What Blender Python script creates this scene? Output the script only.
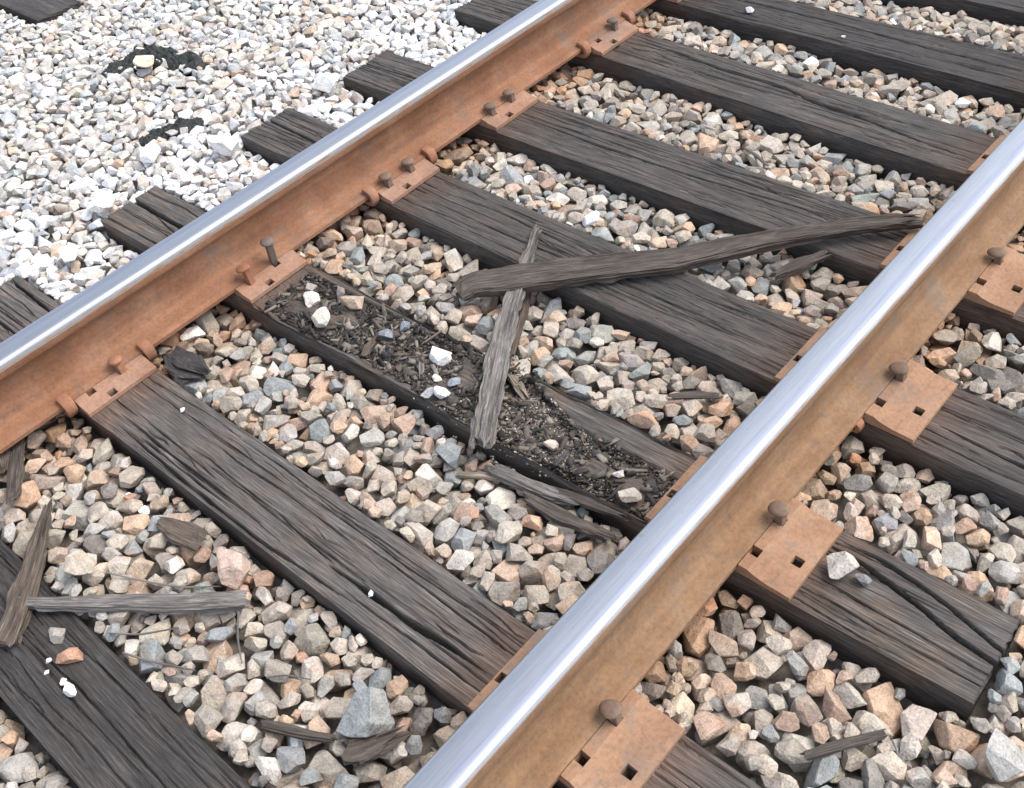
import bpy, bmesh, math, random
import numpy as np
from mathutils import Matrix, Vector, Quaternion

for o in list(bpy.data.objects):
    bpy.data.objects.remove(o)
scene = bpy.context.scene
COL = scene.collection

# ------------------------------------------------------------------ camera
F_PX = 1060.99
CAM = np.array((0.0, -1.44388, 1.69870))
AX_R = np.array((0.65929104, -0.74214643, -0.12063994))
AX_U = np.array((0.58316877, 0.4034467, 0.70508506))
AX_W = np.array((0.47460457, 0.53520971, -0.69878542))
cd = bpy.data.cameras.new('camera')
cam = bpy.data.objects.new('camera', cd)
COL.objects.link(cam)
m = Matrix.Identity(4)
for i in range(3):
    m[i][0], m[i][1], m[i][2], m[i][3] = AX_R[i], AX_U[i], -AX_W[i], CAM[i]
cam.matrix_world = m
cd.sensor_width = 36.0
cd.lens = F_PX / 1024 * 36.0
cd.shift_y = -10.0 / 1024
cd.clip_start = 0.05
cd.clip_end = 500
scene.camera = cam

# ------------------------------------------------------------------ light
SUN_EL, SUN_AZ = math.radians(56), math.radians(-40)      # azimuth from +X
wd = bpy.data.worlds.new('World')
scene.world = wd
wd.use_nodes = True
nt = wd.node_tree
nt.nodes.clear()
sky = nt.nodes.new('ShaderNodeTexSky')
sky.sky_type = 'NISHITA'
sky.sun_disc = False
sky.sun_elevation = SUN_EL
sky.sun_rotation = math.pi / 2 - SUN_AZ
sky.air_density = 1.0
sky.dust_density = 1.2
sky.ozone_density = 1.0
hs = nt.nodes.new('ShaderNodeHueSaturation')
hs.inputs['Saturation'].default_value = 0.42
bg = nt.nodes.new('ShaderNodeBackground')
bg.inputs['Strength'].default_value = 0.15
wo = nt.nodes.new('ShaderNodeOutputWorld')
nt.links.new(sky.outputs['Color'], hs.inputs['Color'])
nt.links.new(hs.outputs['Color'], bg.inputs['Color'])
nt.links.new(bg.outputs['Background'], wo.inputs['Surface'])
sl = bpy.data.lights.new('sun', 'SUN')
sl.energy = 1.15
sl.angle = math.radians(38)
sl.color = (1.0, 0.90, 0.78)
sun = bpy.data.objects.new('sun', sl)
COL.objects.link(sun)
sd = Vector((math.cos(SUN_EL) * math.cos(SUN_AZ), math.cos(SUN_EL) * math.sin(SUN_AZ), math.sin(SUN_EL)))
sun.rotation_mode = 'QUATERNION'
sun.rotation_quaternion = sd.to_track_quat('Z', 'Y')
sun.location = sd * 8
vs = scene.view_settings
vs.view_transform = 'Standard'
vs.look = 'None'
vs.exposure = 1.38
vs.gamma = 1.0
vs.use_curve_mapping = False

rng = np.random.default_rng(11)
random.seed(5)

# ------------------------------------------------------------------ helpers
TAB = np.random.default_rng(3).random((256, 256))


def vnoise(u, v, k=0):
    """smooth value noise in 0..1 on arrays"""
    u = np.asarray(u, float) + 17.3 * k + 1000
    v = np.asarray(v, float) + 31.7 * k + 1000
    iu, iv = np.floor(u).astype(int), np.floor(v).astype(int)
    fu, fv = u - iu, v - iv
    fu = fu * fu * (3 - 2 * fu)
    fv = fv * fv * (3 - 2 * fv)
    a = TAB[iu & 255, iv & 255]
    b = TAB[(iu + 1) & 255, iv & 255]
    c = TAB[iu & 255, (iv + 1) & 255]
    d = TAB[(iu + 1) & 255, (iv + 1) & 255]
    return (a * (1 - fu) + b * fu) * (1 - fv) + (c * (1 - fu) + d * fu) * fv


def smooth(x, a, b):
    t = np.clip((np.asarray(x, float) - a) / (b - a), 0, 1)
    return t * t * (3 - 2 * t)


def link(name, mesh, mat=None, parent=None, loc=None):
    o = bpy.data.objects.new(name, mesh)
    COL.objects.link(o)
    if mat is not None and mesh is not None:
        if not isinstance(mat, (list, tuple)):
            mat = [mat]
        if len(mesh.materials) == 0:
            for q in mat:
                mesh.materials.append(q)
    if parent is not None:
        o.parent = parent
    if loc is not None:
        o.location = loc
    return o


def empty(name, loc=(0, 0, 0), rz=0.0):
    o = bpy.data.objects.new(name, None)
    o.empty_display_size = 0.05
    COL.objects.link(o)
    o.location = loc
    o.rotation_euler = (0, 0, rz)
    return o


def tag(o, label, cat, group=None):
    o['label'] = label
    o['category'] = cat
    if group:
        o['group'] = group
    return o


def mesh_np(name, verts, faces, smooth_shade=False):
    me = bpy.data.meshes.new(name)
    me.from_pydata([tuple(v) for v in verts], [], faces)
    if smooth_shade:
        me.polygons.foreach_set('use_smooth', [True] * len(me.polygons))
    me.update()
    return me


def mesh_fast(name, V, loops, starts, totals):
    me = bpy.data.meshes.new(name)
    me.vertices.add(len(V))
    me.vertices.foreach_set('co', np.ascontiguousarray(V, dtype=np.float32).ravel())
    me.loops.add(len(loops))
    me.loops.foreach_set('vertex_index', np.ascontiguousarray(loops, dtype=np.int32))
    me.polygons.add(len(starts))
    me.polygons.foreach_set('loop_start', np.ascontiguousarray(starts, dtype=np.int32))
    me.polygons.foreach_set('loop_total', np.ascontiguousarray(totals, dtype=np.int32))
    me.update(calc_edges=True)
    return me


def grid_mesh(name, V, nu, nv, extra=None, flip=False):
    """V is (nu*nv,3), index i*nv+j"""
    i, j = np.meshgrid(np.arange(nu - 1), np.arange(nv - 1), indexing='ij')
    a = (i * nv + j).ravel()
    q = np.stack([a, a + nv, a + nv + 1, a + 1], 1)
    if flip:
        q = q[:, ::-1]
    loops = q.ravel().tolist()
    starts = list(range(0, len(loops), 4))
    totals = [4] * len(q)
    if extra:
        for f in extra:
            starts.append(len(loops))
            totals.append(len(f))
            loops.extend(f)
    me = mesh_fast(name, V, loops, starts, totals)
    return me


def vec_attr(me, name, arr):
    at = me.attributes.new(name, 'FLOAT_VECTOR', 'POINT')
    at.data.foreach_set('vector', np.ascontiguousarray(arr, dtype=np.float32).ravel())


# ------------------------------------------------------------------ materials
class NB:
    def __init__(s, name):
        s.m = bpy.data.materials.new(name)
        s.m.use_nodes = True
        s.t = s.m.node_tree
        s.t.nodes.clear()
        s.out = s.n('ShaderNodeOutputMaterial')
        s.b = s.n('ShaderNodeBsdfPrincipled')
        s.l(s.b.outputs[0], s.out.inputs['Surface'])

    def n(s, typ, **kw):
        x = s.t.nodes.new(typ)
        for k, v in kw.items():
            setattr(x, k, v)
        return x

    def l(s, a, b):
        s.t.links.new(a, b)

    def mapped(s, vec, scale):
        mp = s.n('ShaderNodeMapping')
        mp.inputs['Scale'].default_value = scale
        s.l(vec, mp.inputs['Vector'])
        return mp.outputs[0]

    def noise(s, vec, scale=1.0, detail=4, rough=0.55, dist=0.0):
        x = s.n('ShaderNodeTexNoise')
        x.inputs['Scale'].default_value = scale
        x.inputs['Detail'].default_value = detail
        x.inputs['Roughness'].default_value = rough
        x.inputs['Distortion'].default_value = dist
        s.l(vec, x.inputs['Vector'])
        return x.outputs['Fac']

    def ramp(s, fac, stops):
        r = s.n('ShaderNodeValToRGB')
        e = r.color_ramp.elements
        while len(e) < len(stops):
            e.new(0.5)
        for q, (p, c) in zip(e, stops):
            q.position = p
            q.color = (*c, 1) if not isinstance(c, float) else (c, c, c, 1)
        s.l(fac, r.inputs[0])
        return r.outputs[0]

    def mix(s, fac, a, b, mode='MIX'):
        x = s.n('ShaderNodeMix', data_type='RGBA', blend_type=mode)
        for sock, v in ((x.inputs[0], fac), (x.inputs[6], a), (x.inputs[7], b)):
            if isinstance(v, (int, float)):
                sock.default_value = v
            elif isinstance(v, tuple):
                sock.default_value = (*v, 1)
            else:
                s.l(v, sock)
        return x.outputs[2]

    def math(s, op, a, b=None, c=None):
        x = s.n('ShaderNodeMath', operation=op)
        for i, v in enumerate((a, b, c)):
            if v is None:
                continue
            if isinstance(v, (int, float)):
                x.inputs[i].default_value = v
            else:
                s.l(v, x.inputs[i])
        return x.outputs[0]

    def maprange(s, v, a, b, c=0.0, d=1.0, kind='SMOOTHSTEP'):
        x = s.n('ShaderNodeMapRange', interpolation_type=kind)
        s.l(v, x.inputs[0])
        for i, q in enumerate((a, b, c, d)):
            x.inputs[i + 1].default_value = q
        return x.outputs[0]

    def bump(s, h, dist, strength=1.0, prev=None):
        x = s.n('ShaderNodeBump')
        x.inputs['Distance'].default_value = dist
        x.inputs['Strength'].default_value = strength
        s.l(h, x.inputs['Height'])
        if prev is not None:
            s.l(prev, x.inputs['Normal'])
        return x.outputs[0]

    def fin(s, color=None, rough=0.8, normal=None, spec=0.3, metal=0.0):
        if color is not None:
            if isinstance(color, tuple):
                s.b.inputs['Base Color'].default_value = (*color, 1)
            else:
                s.l(color, s.b.inputs['Base Color'])
        if isinstance(rough, (int, float)):
            s.b.inputs['Roughness'].default_value = rough
        else:
            s.l(rough, s.b.inputs['Roughness'])
        if normal is not None:
            s.l(normal, s.b.inputs['Normal'])
        s.b.inputs['Specular IOR Level'].default_value = spec
        s.b.inputs['Metallic'].default_value = metal
        return s.m


def stone_mat(name, source):
    b = NB(name)
    pos = b.n('ShaderNodeNewGeometry').outputs['Position']
    if source == 'object':
        col = b.n('ShaderNodeObjectInfo').outputs['Color']
    else:
        a = b.n('ShaderNodeAttribute')
        a.attribute_name = 'Col'
        col = a.outputs['Color']
    n1 = b.noise(pos, 38, 5, 0.6)
    n2 = b.noise(pos, 260, 4, 0.65)
    n3 = b.noise(pos, 14, 3, 0.5)
    shade = b.ramp(n1, [(0.25, 0.68), (0.5, 1.0), (0.75, 1.26)])
    col = b.mix(1.0, col, shade, 'MULTIPLY')
    sp = b.ramp(n2, [(0.32, 0.6), (0.5, 1.0), (0.7, 1.3)])
    col = b.mix(0.75, col, sp, 'MULTIPLY')
    # iron staining in soft patches that belong to the stones
    st = b.ramp(n3, [(0.56, 0.0), (0.72, 1.0)])
    col = b.mix(b.math('MULTIPLY', st, 0.42), col, b.mix(1.0, col, (1.15, 0.74, 0.48), 'MULTIPLY'))
    nr = b.bump(n1, 0.013, 0.65)
    nr = b.bump(b.noise(pos, 95, 4, 0.6), 0.004, 0.6, nr)
    nr = b.bump(n2, 0.0018, 0.6, nr)
    return b.fin(col, 0.82, nr, 0.25)


M_STONE_O = stone_mat('crushed_stone_piece', 'object')
M_STONE_A = stone_mat('crushed_stone_mass', 'attr')


def wood_mat(name, dark, mid, light, stain=0.0, stain_col=(0.16, 0.075, 0.04), warm=None):
    b = NB(name)
    at = b.n('ShaderNodeAttribute')
    at.attribute_name = 'gc'
    gc = at.outputs['Vector']
    nz = b.noise(b.mapped(gc, (8, 2.2, 8)), 1, 2, 0.5)
    wv = b.n('ShaderNodeVectorMath', operation='MULTIPLY_ADD')
    comb = b.n('ShaderNodeCombineXYZ')
    b.l(b.math('SUBTRACT', nz, 0.5), comb.inputs[0])
    b.l(comb.outputs[0], wv.inputs[0])
    wv.inputs[1].default_value = (0.014, 0, 0)
    b.l(gc, wv.inputs[2])
    g = wv.outputs[0]
    a1 = b.noise(b.mapped(g, (120, 4.5, 120)), 1, 6, 0.68)
    a2 = b.noise(b.mapped(g, (380, 13, 380)), 1, 4, 0.65)
    a4 = b.noise(b.mapped(g, (170, 5, 170)), 1, 3, 0.6)
    a3 = b.noise(b.mapped(g, (20, 3.0, 20)), 1, 5, 0.65)
    blot = b.noise(gc, 9, 5, 0.65)
    col = b.ramp(a1, [(0.26, dark), (0.44, mid), (0.58, mid), (0.76, light)])
    col = b.mix(0.8, col, b.ramp(a2, [(0.34, 0.45), (0.5, 0.95), (0.66, 1.75)]), 'MULTIPLY')
    col = b.mix(0.9, col, b.ramp(a3, [(0.3, 0.75), (0.55, 1.0), (0.78, 1.5)]), 'MULTIPLY')
    col = b.mix(0.55, col, b.ramp(blot, [(0.3, 0.7), (0.7, 1.25)]), 'MULTIPLY')
    if warm:
        col = b.mix(b.ramp(blot, [(0.45, 0.0), (0.65, 1.0)]), col, b.mix(1.0, col, warm, 'MULTIPLY'))
    if stain > 0:
        sep = b.n('ShaderNodeSeparateXYZ')
        b.l(gc, sep.inputs[0])
        d = b.math('ABSOLUTE', b.math('SUBTRACT', b.math('ABSOLUTE', sep.outputs[1]), 0.775))
        d = b.math('ADD', d, b.math('MULTIPLY', b.math('SUBTRACT', blot, 0.5), 0.16))
        d = b.math('ADD', d, b.math('MULTIPLY', b.math('SUBTRACT', a1, 0.5), 0.10))
        f = b.maprange(d, 0.14, 0.30, stain, 0.0)
        col = b.mix(f, col, b.mix(1.0, col, tuple(c * 10 for c in (0.14, 0.092, 0.068)), 'MULTIPLY'))
    # drying checks: thin dark slits along the grain
    chk = b.ramp(a4, [(0.27, 0.0), (0.335, 1.0)])
    nr = b.bump(chk, 0.004, 0.9)
    nr = b.bump(a1, 0.0020, 0.8, nr)
    nr = b.bump(a2, 0.0018, 1.0, nr)
    nr = b.bump(b.noise(gc, 160, 4, 0.7), 0.0012, 0.7, nr)
    return b.fin(col, 0.8, nr, 0.25)


TD, TM_, TL = (0.032, 0.029, 0.027), (0.074, 0.068, 0.064), (0.14, 0.131, 0.123)
M_TIE = wood_mat('weathered_tie_wood', TD, TM_, TL, 0.55, warm=(1.03, 0.94, 0.88))
M_TIE_BROWN = wood_mat('weathered_brown_tie_wood', (0.040, 0.036, 0.033), (0.104, 0.096, 0.090), (0.215, 0.202, 0.19), 0.6, warm=(1.06, 0.92, 0.84))
M_TIE_DARK = wood_mat('creosote_dark_tie_wood', (0.024, 0.022, 0.022), (0.052, 0.0485, 0.047), (0.100, 0.095, 0.091), 0.45, warm=(1.0, 0.94, 0.88))
M_ROT = wood_mat('rotten_tie_wood', (0.030, 0.027, 0.024), (0.092, 0.084, 0.078), (0.23, 0.215, 0.20), 0.5, warm=(1.08, 0.9, 0.76))
M_PLANK = wood_mat('dark_splinter_wood', (0.035, 0.028, 0.024), (0.085, 0.070, 0.060), (0.15, 0.13, 0.115))
M_GREYWOOD = wood_mat('grey_splinter_wood', (0.035, 0.031, 0.028), (0.15, 0.138, 0.128), (0.40, 0.375, 0.35))
M_BROWNWOOD = wood_mat('brown_splinter_wood', (0.03, 0.022, 0.017), (0.10, 0.078, 0.062), (0.22, 0.19, 0.165))
M_PALEWOOD = wood_mat('pale_splinter_wood', (0.06, 0.05, 0.04), (0.22, 0.18, 0.14), (0.40, 0.34, 0.27))
M_CHUNK = wood_mat('charred_wood_chunk', (0.02, 0.018, 0.018), (0.05, 0.046, 0.045), (0.10, 0.095, 0.09))


def rust_mat(name, c0, c1, c2, grime=(0.10, 0.085, 0.075), gfac=0.45, streak=True):
    b = NB(name)
    pos = b.n('ShaderNodeNewGeometry').outputs['Position']
    n1 = b.noise(pos, 9, 5, 0.6)
    n2 = b.noise(pos, 120, 5, 0.7)
    n3 = b.noise(pos, 26, 5, 0.65)
    col = b.ramp(n1, [(0.3, c0), (0.52, c1), (0.74, c2)])
    col = b.mix(0.85, col, b.ramp(n2, [(0.28, 0.66), (0.5, 1.0), (0.75, 1.22)]), 'MULTIPLY')
    g = b.ramp(n3, [(0.55, 0.0), (0.72, 1.0)])
    col = b.mix(b.math('MULTIPLY', g, gfac), col, grime)
    n5 = b.noise(pos, 6.0, 6, 0.72, 0.6)
    col = b.mix(b.math('MULTIPLY', b.ramp(n5, [(0.54, 0.0), (0.66, 1.0)]), 0.6), col, (0.165, 0.135, 0.115))
    pit = b.noise(pos, 300, 3, 0.6)
    col = b.mix(b.math('MULTIPLY', b.ramp(pit, [(0.66, 0.0), (0.74, 1.0)]), 0.55), col, (0.07, 0.05, 0.04))
    if streak:
        s = b.noise(b.mapped(pos, (1.6, 60, 60)), 1, 4, 0.6)
        col = b.mix(0.7, col, b.ramp(s, [(0.3, 0.76), (0.6, 1.0), (0.75, 1.18)]), 'MULTIPLY')
    nr = b.bump(n2, 0.0012, 0.6)
    nr = b.bump(n3, 0.002, 0.3, nr)
    return b.fin(col, 0.78, nr, 0.28)


M_RUST_L = rust_mat('orange_rust_rail', (0.200, 0.092, 0.048), (0.255, 0.124, 0.070), (0.295, 0.165, 0.102), gfac=0.42)
M_RUST_R = rust_mat('tan_rust_rail', (0.185, 0.100, 0.052), (0.235, 0.138, 0.076), (0.27, 0.175, 0.108), gfac=0.45)
M_RUST_P = rust_mat('plate_rust', (0.240, 0.125, 0.079), (0.300, 0.170, 0.112), (0.34, 0.210, 0.148), (0.19, 0.155, 0.14), 0.5, False)
M_RUST_P2 = rust_mat('plate_rust_tan', (0.240, 0.132, 0.078), (0.300, 0.175, 0.106), (0.34, 0.212, 0.136), (0.20, 0.165, 0.145), 0.55, False)
M_RUST_S = rust_mat('spike_rust', (0.125, 0.083, 0.060), (0.17, 0.115, 0.085), (0.21, 0.155, 0.122), (0.11, 0.098, 0.09), 0.7, False)
M_RUST_D = rust_mat('dark_spike_iron', (0.10, 0.08, 0.065), (0.14, 0.11, 0.09), (0.19, 0.15, 0.125), (0.09, 0.085, 0.08), 0.6, False)
M_RUST_A = rust_mat('anchor_rust', (0.21, 0.095, 0.052), (0.28, 0.13, 0.075), (0.33, 0.18, 0.115), (0.13, 0.11, 0.10), 0.5, False)


def polished(name, gs):
    b = NB(name)
    pos = b.n('ShaderNodeNewGeometry').outputs['Position']
    s = b.noise(b.mapped(pos, (2.0, 420, 40)), 1, 4, 0.6)
    s2 = b.noise(b.mapped(pos, (1.2, 70, 20)), 1, 3, 0.6)
    s3 = b.noise(b.mapped(pos, (9, 260, 40)), 1, 4, 0.7)
    p = b.noise(pos, 75, 4, 0.6)
    sep = b.n('ShaderNodeSeparateXYZ')
    b.l(b.n('ShaderNodeTexCoord').outputs['Object'], sep.inputs[0])
    # wheels run on the gauge half of the head; the field half is duller and bluer
    y = b.math('ADD', b.math('MULTIPLY', sep.outputs[1], gs), b.math('MULTIPLY', b.math('SUBTRACT', s2, 0.5), 0.012))
    run = b.maprange(y, -0.014, 0.000)
    col = b.mix(run, (0.295, 0.320, 0.385), (0.370, 0.386, 0.420))
    col = b.mix(0.8, col, b.ramp(s3, [(0.3, 0.86), (0.6, 1.06)]), 'MULTIPLY')
    col = b.mix(b.math('MULTIPLY', b.ramp(p, [(0.66, 0.0), (0.73, 1.0)]), 0.45), col, (0.24, 0.21, 0.19))
    r = b.math('ADD', b.math('MULTIPLY', s, 0.2), b.math('SUBTRACT', 0.36, b.math('MULTIPLY', run, 0.06)))
    nr = b.bump(s, 0.0003, 0.6)
    return b.fin(col, r, nr, 0.5, 1.0)


M_STEEL = {1: polished('polished_rail_steel', -1.0), -1: polished('polished_rail_steel_right', 1.0)}


def worn():
    b = NB('worn_rail_corner')
    pos = b.n('ShaderNodeNewGeometry').outputs['Position']
    s = b.noise(b.mapped(pos, (14, 220, 220)), 1, 4, 0.65)
    f = b.ramp(s, [(0.42, 0.0), (0.6, 1.0)])
    col = b.mix(f, (0.55, 0.545, 0.56), (0.30, 0.17, 0.09))
    b.l(b.math('SUBTRACT', 0.85, b.math('MULTIPLY', f, 0.7)), b.b.inputs['Metallic'])
    mt = b.fin(col, 0.42, None, 0.4)
    return mt


M_WORN = worn()


def soil_mat(name, c0, c1, c2):
    b = NB(name)
    pos = b.n('ShaderNodeNewGeometry').outputs['Position']
    v = b.n('ShaderNodeTexVoronoi')
    v.inputs['Scale'].default_value = 30
    b.l(pos, v.inputs['Vector'])
    n = b.noise(pos, 60, 6, 0.7)
    n2 = b.noise(pos, 4, 4, 0.6)
    col = b.ramp(n, [(0.3, c0), (0.55, c1), (0.75, c2)])
    col = b.mix(0.5, col, b.ramp(n2, [(0.3, 0.6), (0.7, 1.3)]), 'MULTIPLY')
    nr = b.bump(v.outputs['Distance'], 0.02, 0.5)
    nr = b.bump(n, 0.006, 0.8, nr)
    return b.fin(col, 0.95, nr, 0.15)


M_SOIL = soil_mat('dusty_subgrade', (0.11, 0.095, 0.08), (0.19, 0.168, 0.143), (0.28, 0.25, 0.215))
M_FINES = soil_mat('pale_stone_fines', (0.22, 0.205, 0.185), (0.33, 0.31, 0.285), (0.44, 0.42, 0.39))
M_EARTH = soil_mat('gravelly_earth', (0.12, 0.105, 0.09), (0.24, 0.215, 0.19), (0.36, 0.33, 0.30))


def attr_mat(name, rough=0.9):
    b = NB(name)
    pos = b.n('ShaderNodeNewGeometry').outputs['Position']
    a = b.n('ShaderNodeAttribute')
    a.attribute_name = 'Col'
    n = b.noise(pos, 180, 4, 0.65)
    col = b.mix(0.7, a.outputs['Color'], b.ramp(n, [(0.3, 0.6), (0.7, 1.3)]), 'MULTIPLY')
    return b.fin(col, rough, b.bump(n, 0.001, 0.6), 0.2)


M_CHIP = attr_mat('wood_crumbs')


def tar_mat():
    b = NB('black_tar')
    pos = b.n('ShaderNodeNewGeometry').outputs['Position']
    n = b.noise(pos, 140, 5, 0.7)
    col = b.ramp(n, [(0.3, (0.010, 0.011, 0.013)), (0.52, (0.026, 0.029, 0.029)), (0.70, (0.10, 0.108, 0.10))])
    return b.fin(col, 0.7, b.bump(n, 0.004, 0.9), 0.25)


M_TAR = tar_mat()

# ------------------------------------------------------------------ layout data
RAILC = 0.7545                # rail centre line from the track centre
RAIL_Z = 0.0155               # underside of the rail foot; tie tops are at z = 0
# xc, width, angle, y0, y1
TIES = [(-0.43, 0.21, 0.0, -1.295, 1.29), (0.066, 0.205, 0.004, -1.29, 1.295), (0.594, 0.203, 0.008, -1.28, 1.31),
        (1.100, 0.213, 0.025, -1.283, 1.335), (1.594, 0.210, 0.0, -1.30, 1.325), (2.050, 0.215, 0.018, -1.29, 1.315),
        (2.541, 0.212, -0.022, -1.28, 1.31), (2.974, 0.206, 0.0, -1.29, 1.28), (3.42, 0.21, 0.006, -1.29, 1.29),
        (3.90, 0.21, 0.0, -1.29, 1.29)]
ROT = 3


def tie_local(k, X, Y):
    xc, w, th, _, _ = TIES[k]
    c, s = math.cos(th), math.sin(th)
    dx = X - xc
    return dx * c + Y * s, -dx * s + Y * c


def tie_world(k, xl, yl):
    xc, w, th, _, _ = TIES[k]
    c, s = math.cos(th), math.sin(th)
    return xc + xl * c - yl * s, xl * s + yl * c


# cracks per tie: list of (points[(xl,yl)...], half-width, depth)
def auto_cracks(k, n, r):
    w = TIES[k][1]
    out = []
    for _ in range(n):
        y = r.uniform(-1.25, 1.1)
        L = r.uniform(0.12, 0.75)
        x = r.uniform(-w / 2 + 0.015, w / 2 - 0.015)
        pts = [(x + r.normal(0, 0.004), y + L * t) for t in np.linspace(0, 1, 5)]
        out.append((pts, r.uniform(0.0014, 0.0030), r.uniform(0.005, 0.014)))
    return out


CR = np.random.default_rng(21)
CRACKS = {k: auto_cracks(k, 64, CR) for k in range(len(TIES))}
CRACKS[2] += [([(-0.038, -0.17), (-0.035, -0.3), (-0.034, -0.40), (-0.026, -0.49), (-0.024, -0.60)], 0.0075, 0.035),
              ([(-0.010, 0.05), (-0.025, -0.1), (-0.032, -0.2)], 0.003, 0.015),
              ([(-0.070, 0.58), (-0.082, 0.27), (-0.085, 0.02), (-0.07, -0.3)], 0.0045, 0.020),
              ([(-0.045, 0.58), (-0.052, 0.36), (-0.05, 0.1)], 0.004, 0.018),
              ([(-0.02, 0.56), (-0.025, 0.40), (-0.035, 0.2)], 0.003, 0.014),
              ([(-0.06, 0.50), (-0.066, 0.3), (-0.066, 0.12)], 0.003, 0.014)]
CRACKS[6] += [([(0.05, 0.60), (0.045, 0.4), (0.03, 0.24), (0.035, 0.03), (0.01, -0.1), (0.0, -0.28), (-0.02, -0.45), (-0.03, -0.62)], 0.007, 0.035)]
CRACKS[5] += [([(0.002, 0.60), (-0.005, 0.3), (0.0, 0.0), (0.02, -0.33), (0.025, -0.62)], 0.0045, 0.022),
              ([(0.04, 0.3), (0.045, 0.0), (0.05, -0.3)], 0.003, 0.013)]
CRACKS[4] += [([(-0.02, 0.60), (-0.023, 0.2), (-0.013, -0.19), (-0.002, -0.47)], 0.0035, 0.016),
              ([(0.028, 0.56), (0.045, 0.34), (0.028, 0.0)], 0.003, 0.014),
              ([(-0.02, -0.95), (-0.03, -1.1), (-0.035, -1.29)], 0.004, 0.02)]
CRACKS[7] += [([(0.03, 0.5), (0.025, 0.1), (0.01, -0.3), (0.02, -0.6)], 0.004, 0.02)]
CRACKS[1] += [([(0.0, 0.3), (0.01, 0.0), (0.0, -0.4)], 0.003, 0.014)]
CRACKS[3] = [c for c in CRACKS[3] if abs(c[0][2][1]) > 0.7]
CRACKS[3] += [([(0.055, -0.93), (0.050, -1.02), (0.036, -1.086), (0.019, -1.15), (0.003, -1.21), (-0.01, -1.30)], 0.0075, 0.04),
              ([(0.075, -0.95), (0.080, -1.02), (0.070, -1.10), (0.055, -1.17), (0.02, -1.29)], 0.006, 0.022),
              ([(-0.02, -0.95), (-0.028, -1.1), (-0.035, -1.29)], 0.003, 0.013),
              ([(-0.05, -0.93), (-0.06, -1.1), (-0.062, -1.29)], 0.0025, 0.012),
              ([(0.005, 0.86), (0.012, 1.1), (0.018, 1.345)], 0.010, 0.06), ([(-0.03, 0.9), (-0.02, 1.05), (0.005, 1.2)], 0.004, 0.02)]
CRACKS[4] += [([(0.012, 0.86), (0.006, 1.1), (0.014, 1.335)], 0.006, 0.04)]
CRACKS[2] += [([(0.055, 0.86), (0.062, 1.1), (0.072, 1.32)], 0.006, 0.04), ([(-0.05, 0.86), (-0.045, 1.1), (-0.04, 1.32)], 0.004, 0.025)]
CRACKS[5] += [([(0.02, 0.88), (0.012, 1.1), (0.0, 1.325)], 0.004, 0.03)]

PLATE_HOLES = [(-0.053, 0.087), (0.036, 0.087), (-0.020, 0.158), (-0.055, -0.084), (0.034, -0.084), (-0.021, -0.122)]


def rot_top(xl, y):
    """surface of the hollowed-out tie: xl from its near edge, y along it"""
    w = TIES[ROT][1]
    n1 = vnoise(xl / 0.03, y / 0.05, 4)
    n2 = vnoise(xl / 0.009, y / 0.2, 5)
    floor = -0.025 + 0.016 * (n1 - 0.5) + 0.026 * (vnoise(xl / 0.07, y / 0.14, 6) - 0.5)
    # near rim: a rounded rail of sound wood, broken in the middle
    wig = 0.022 * (vnoise(y / 0.20, 0 * y, 7) - 0.4)
    crest = -0.003 - 0.012 * smooth(-y, 0.12, 0.24) - 0.014 * vnoise(y / 0.16, 0 * y, 8)
    width = 0.027 - 0.005 * smooth(-y, 0.2, 0.3) + wig + 0.016 * (vnoise(y / 0.035, 0 * y, 17) - 0.5) + 0.010 * (vnoise(y / 0.012, 0 * y, 18) - 0.5)
    brk = smooth(np.abs(y + 0.215), 0.012, 0.03)
    near = crest - 0.006 * ((xl - width * 0.45) / 0.02) ** 4 - 0.006 * n2 - 0.010 * smooth(vnoise(xl / 0.010, y / 0.10, 27), 0.55, 0.75)
    fn = (1 - smooth(xl, width - 0.006, width + 0.008)) * (0.35 + 0.65 * brk)
    z = floor * (1 - fn) + near * fn
    # far rim at the left, tapering away
    wf = 0.052 * smooth(y, 0.045, 0.30) + 0.01 * smooth(y, 0.0, 0.1) + 0.018 * (vnoise(y / 0.06, 0 * y, 9) - 0.5) + 0.012 * (vnoise(y / 0.015, 0 * y, 20) - 0.5)
    ff = smooth(xl, w - wf - 0.006, w - wf + 0.006) * smooth(y, 0.02, 0.12)
    zf = -0.004 - 0.010 * smooth(w - xl, 0.022, 0.030) - 0.012 * (1 - smooth(y, 0.05, 0.3)) - 0.004 * n2
    z = z * (1 - ff) + zf * ff
    # split slab at the right
    yy = -y
    top_in = 0.012 + 0.058 * smooth(yy, 0.17, 0.36) + 0.010 * (vnoise(y / 0.05, 0 * y, 10) - 0.5) + 0.008 * (vnoise(y / 0.014, 0 * y, 19) - 0.5)
    foot = top_in + 0.008 + 0.038 * smooth(yy, 0.22, 0.40)
    on = smooth(yy, 0.168, 0.185)
    d = w - xl
    slab = np.where(d < top_in, -0.006 - 0.004 * n2, -0.010 - 0.030 * np.clip((d - top_in) / np.maximum(foot - top_in, 1e-3), 0, 1) ** 0.8 - 0.006 * n2)
    fs = on * (d < foot)
    z = np.where(fs > 0, np.maximum(z, slab * fs + floor * (1 - fs)), z)
    # whole timber towards the rail seats
    e = np.maximum(smooth(y, 0.575 + 0.02 * n1, 0.625), smooth(-y, 0.60 + 0.02 * n1, 0.64))
    return z * (1 - e)


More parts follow.
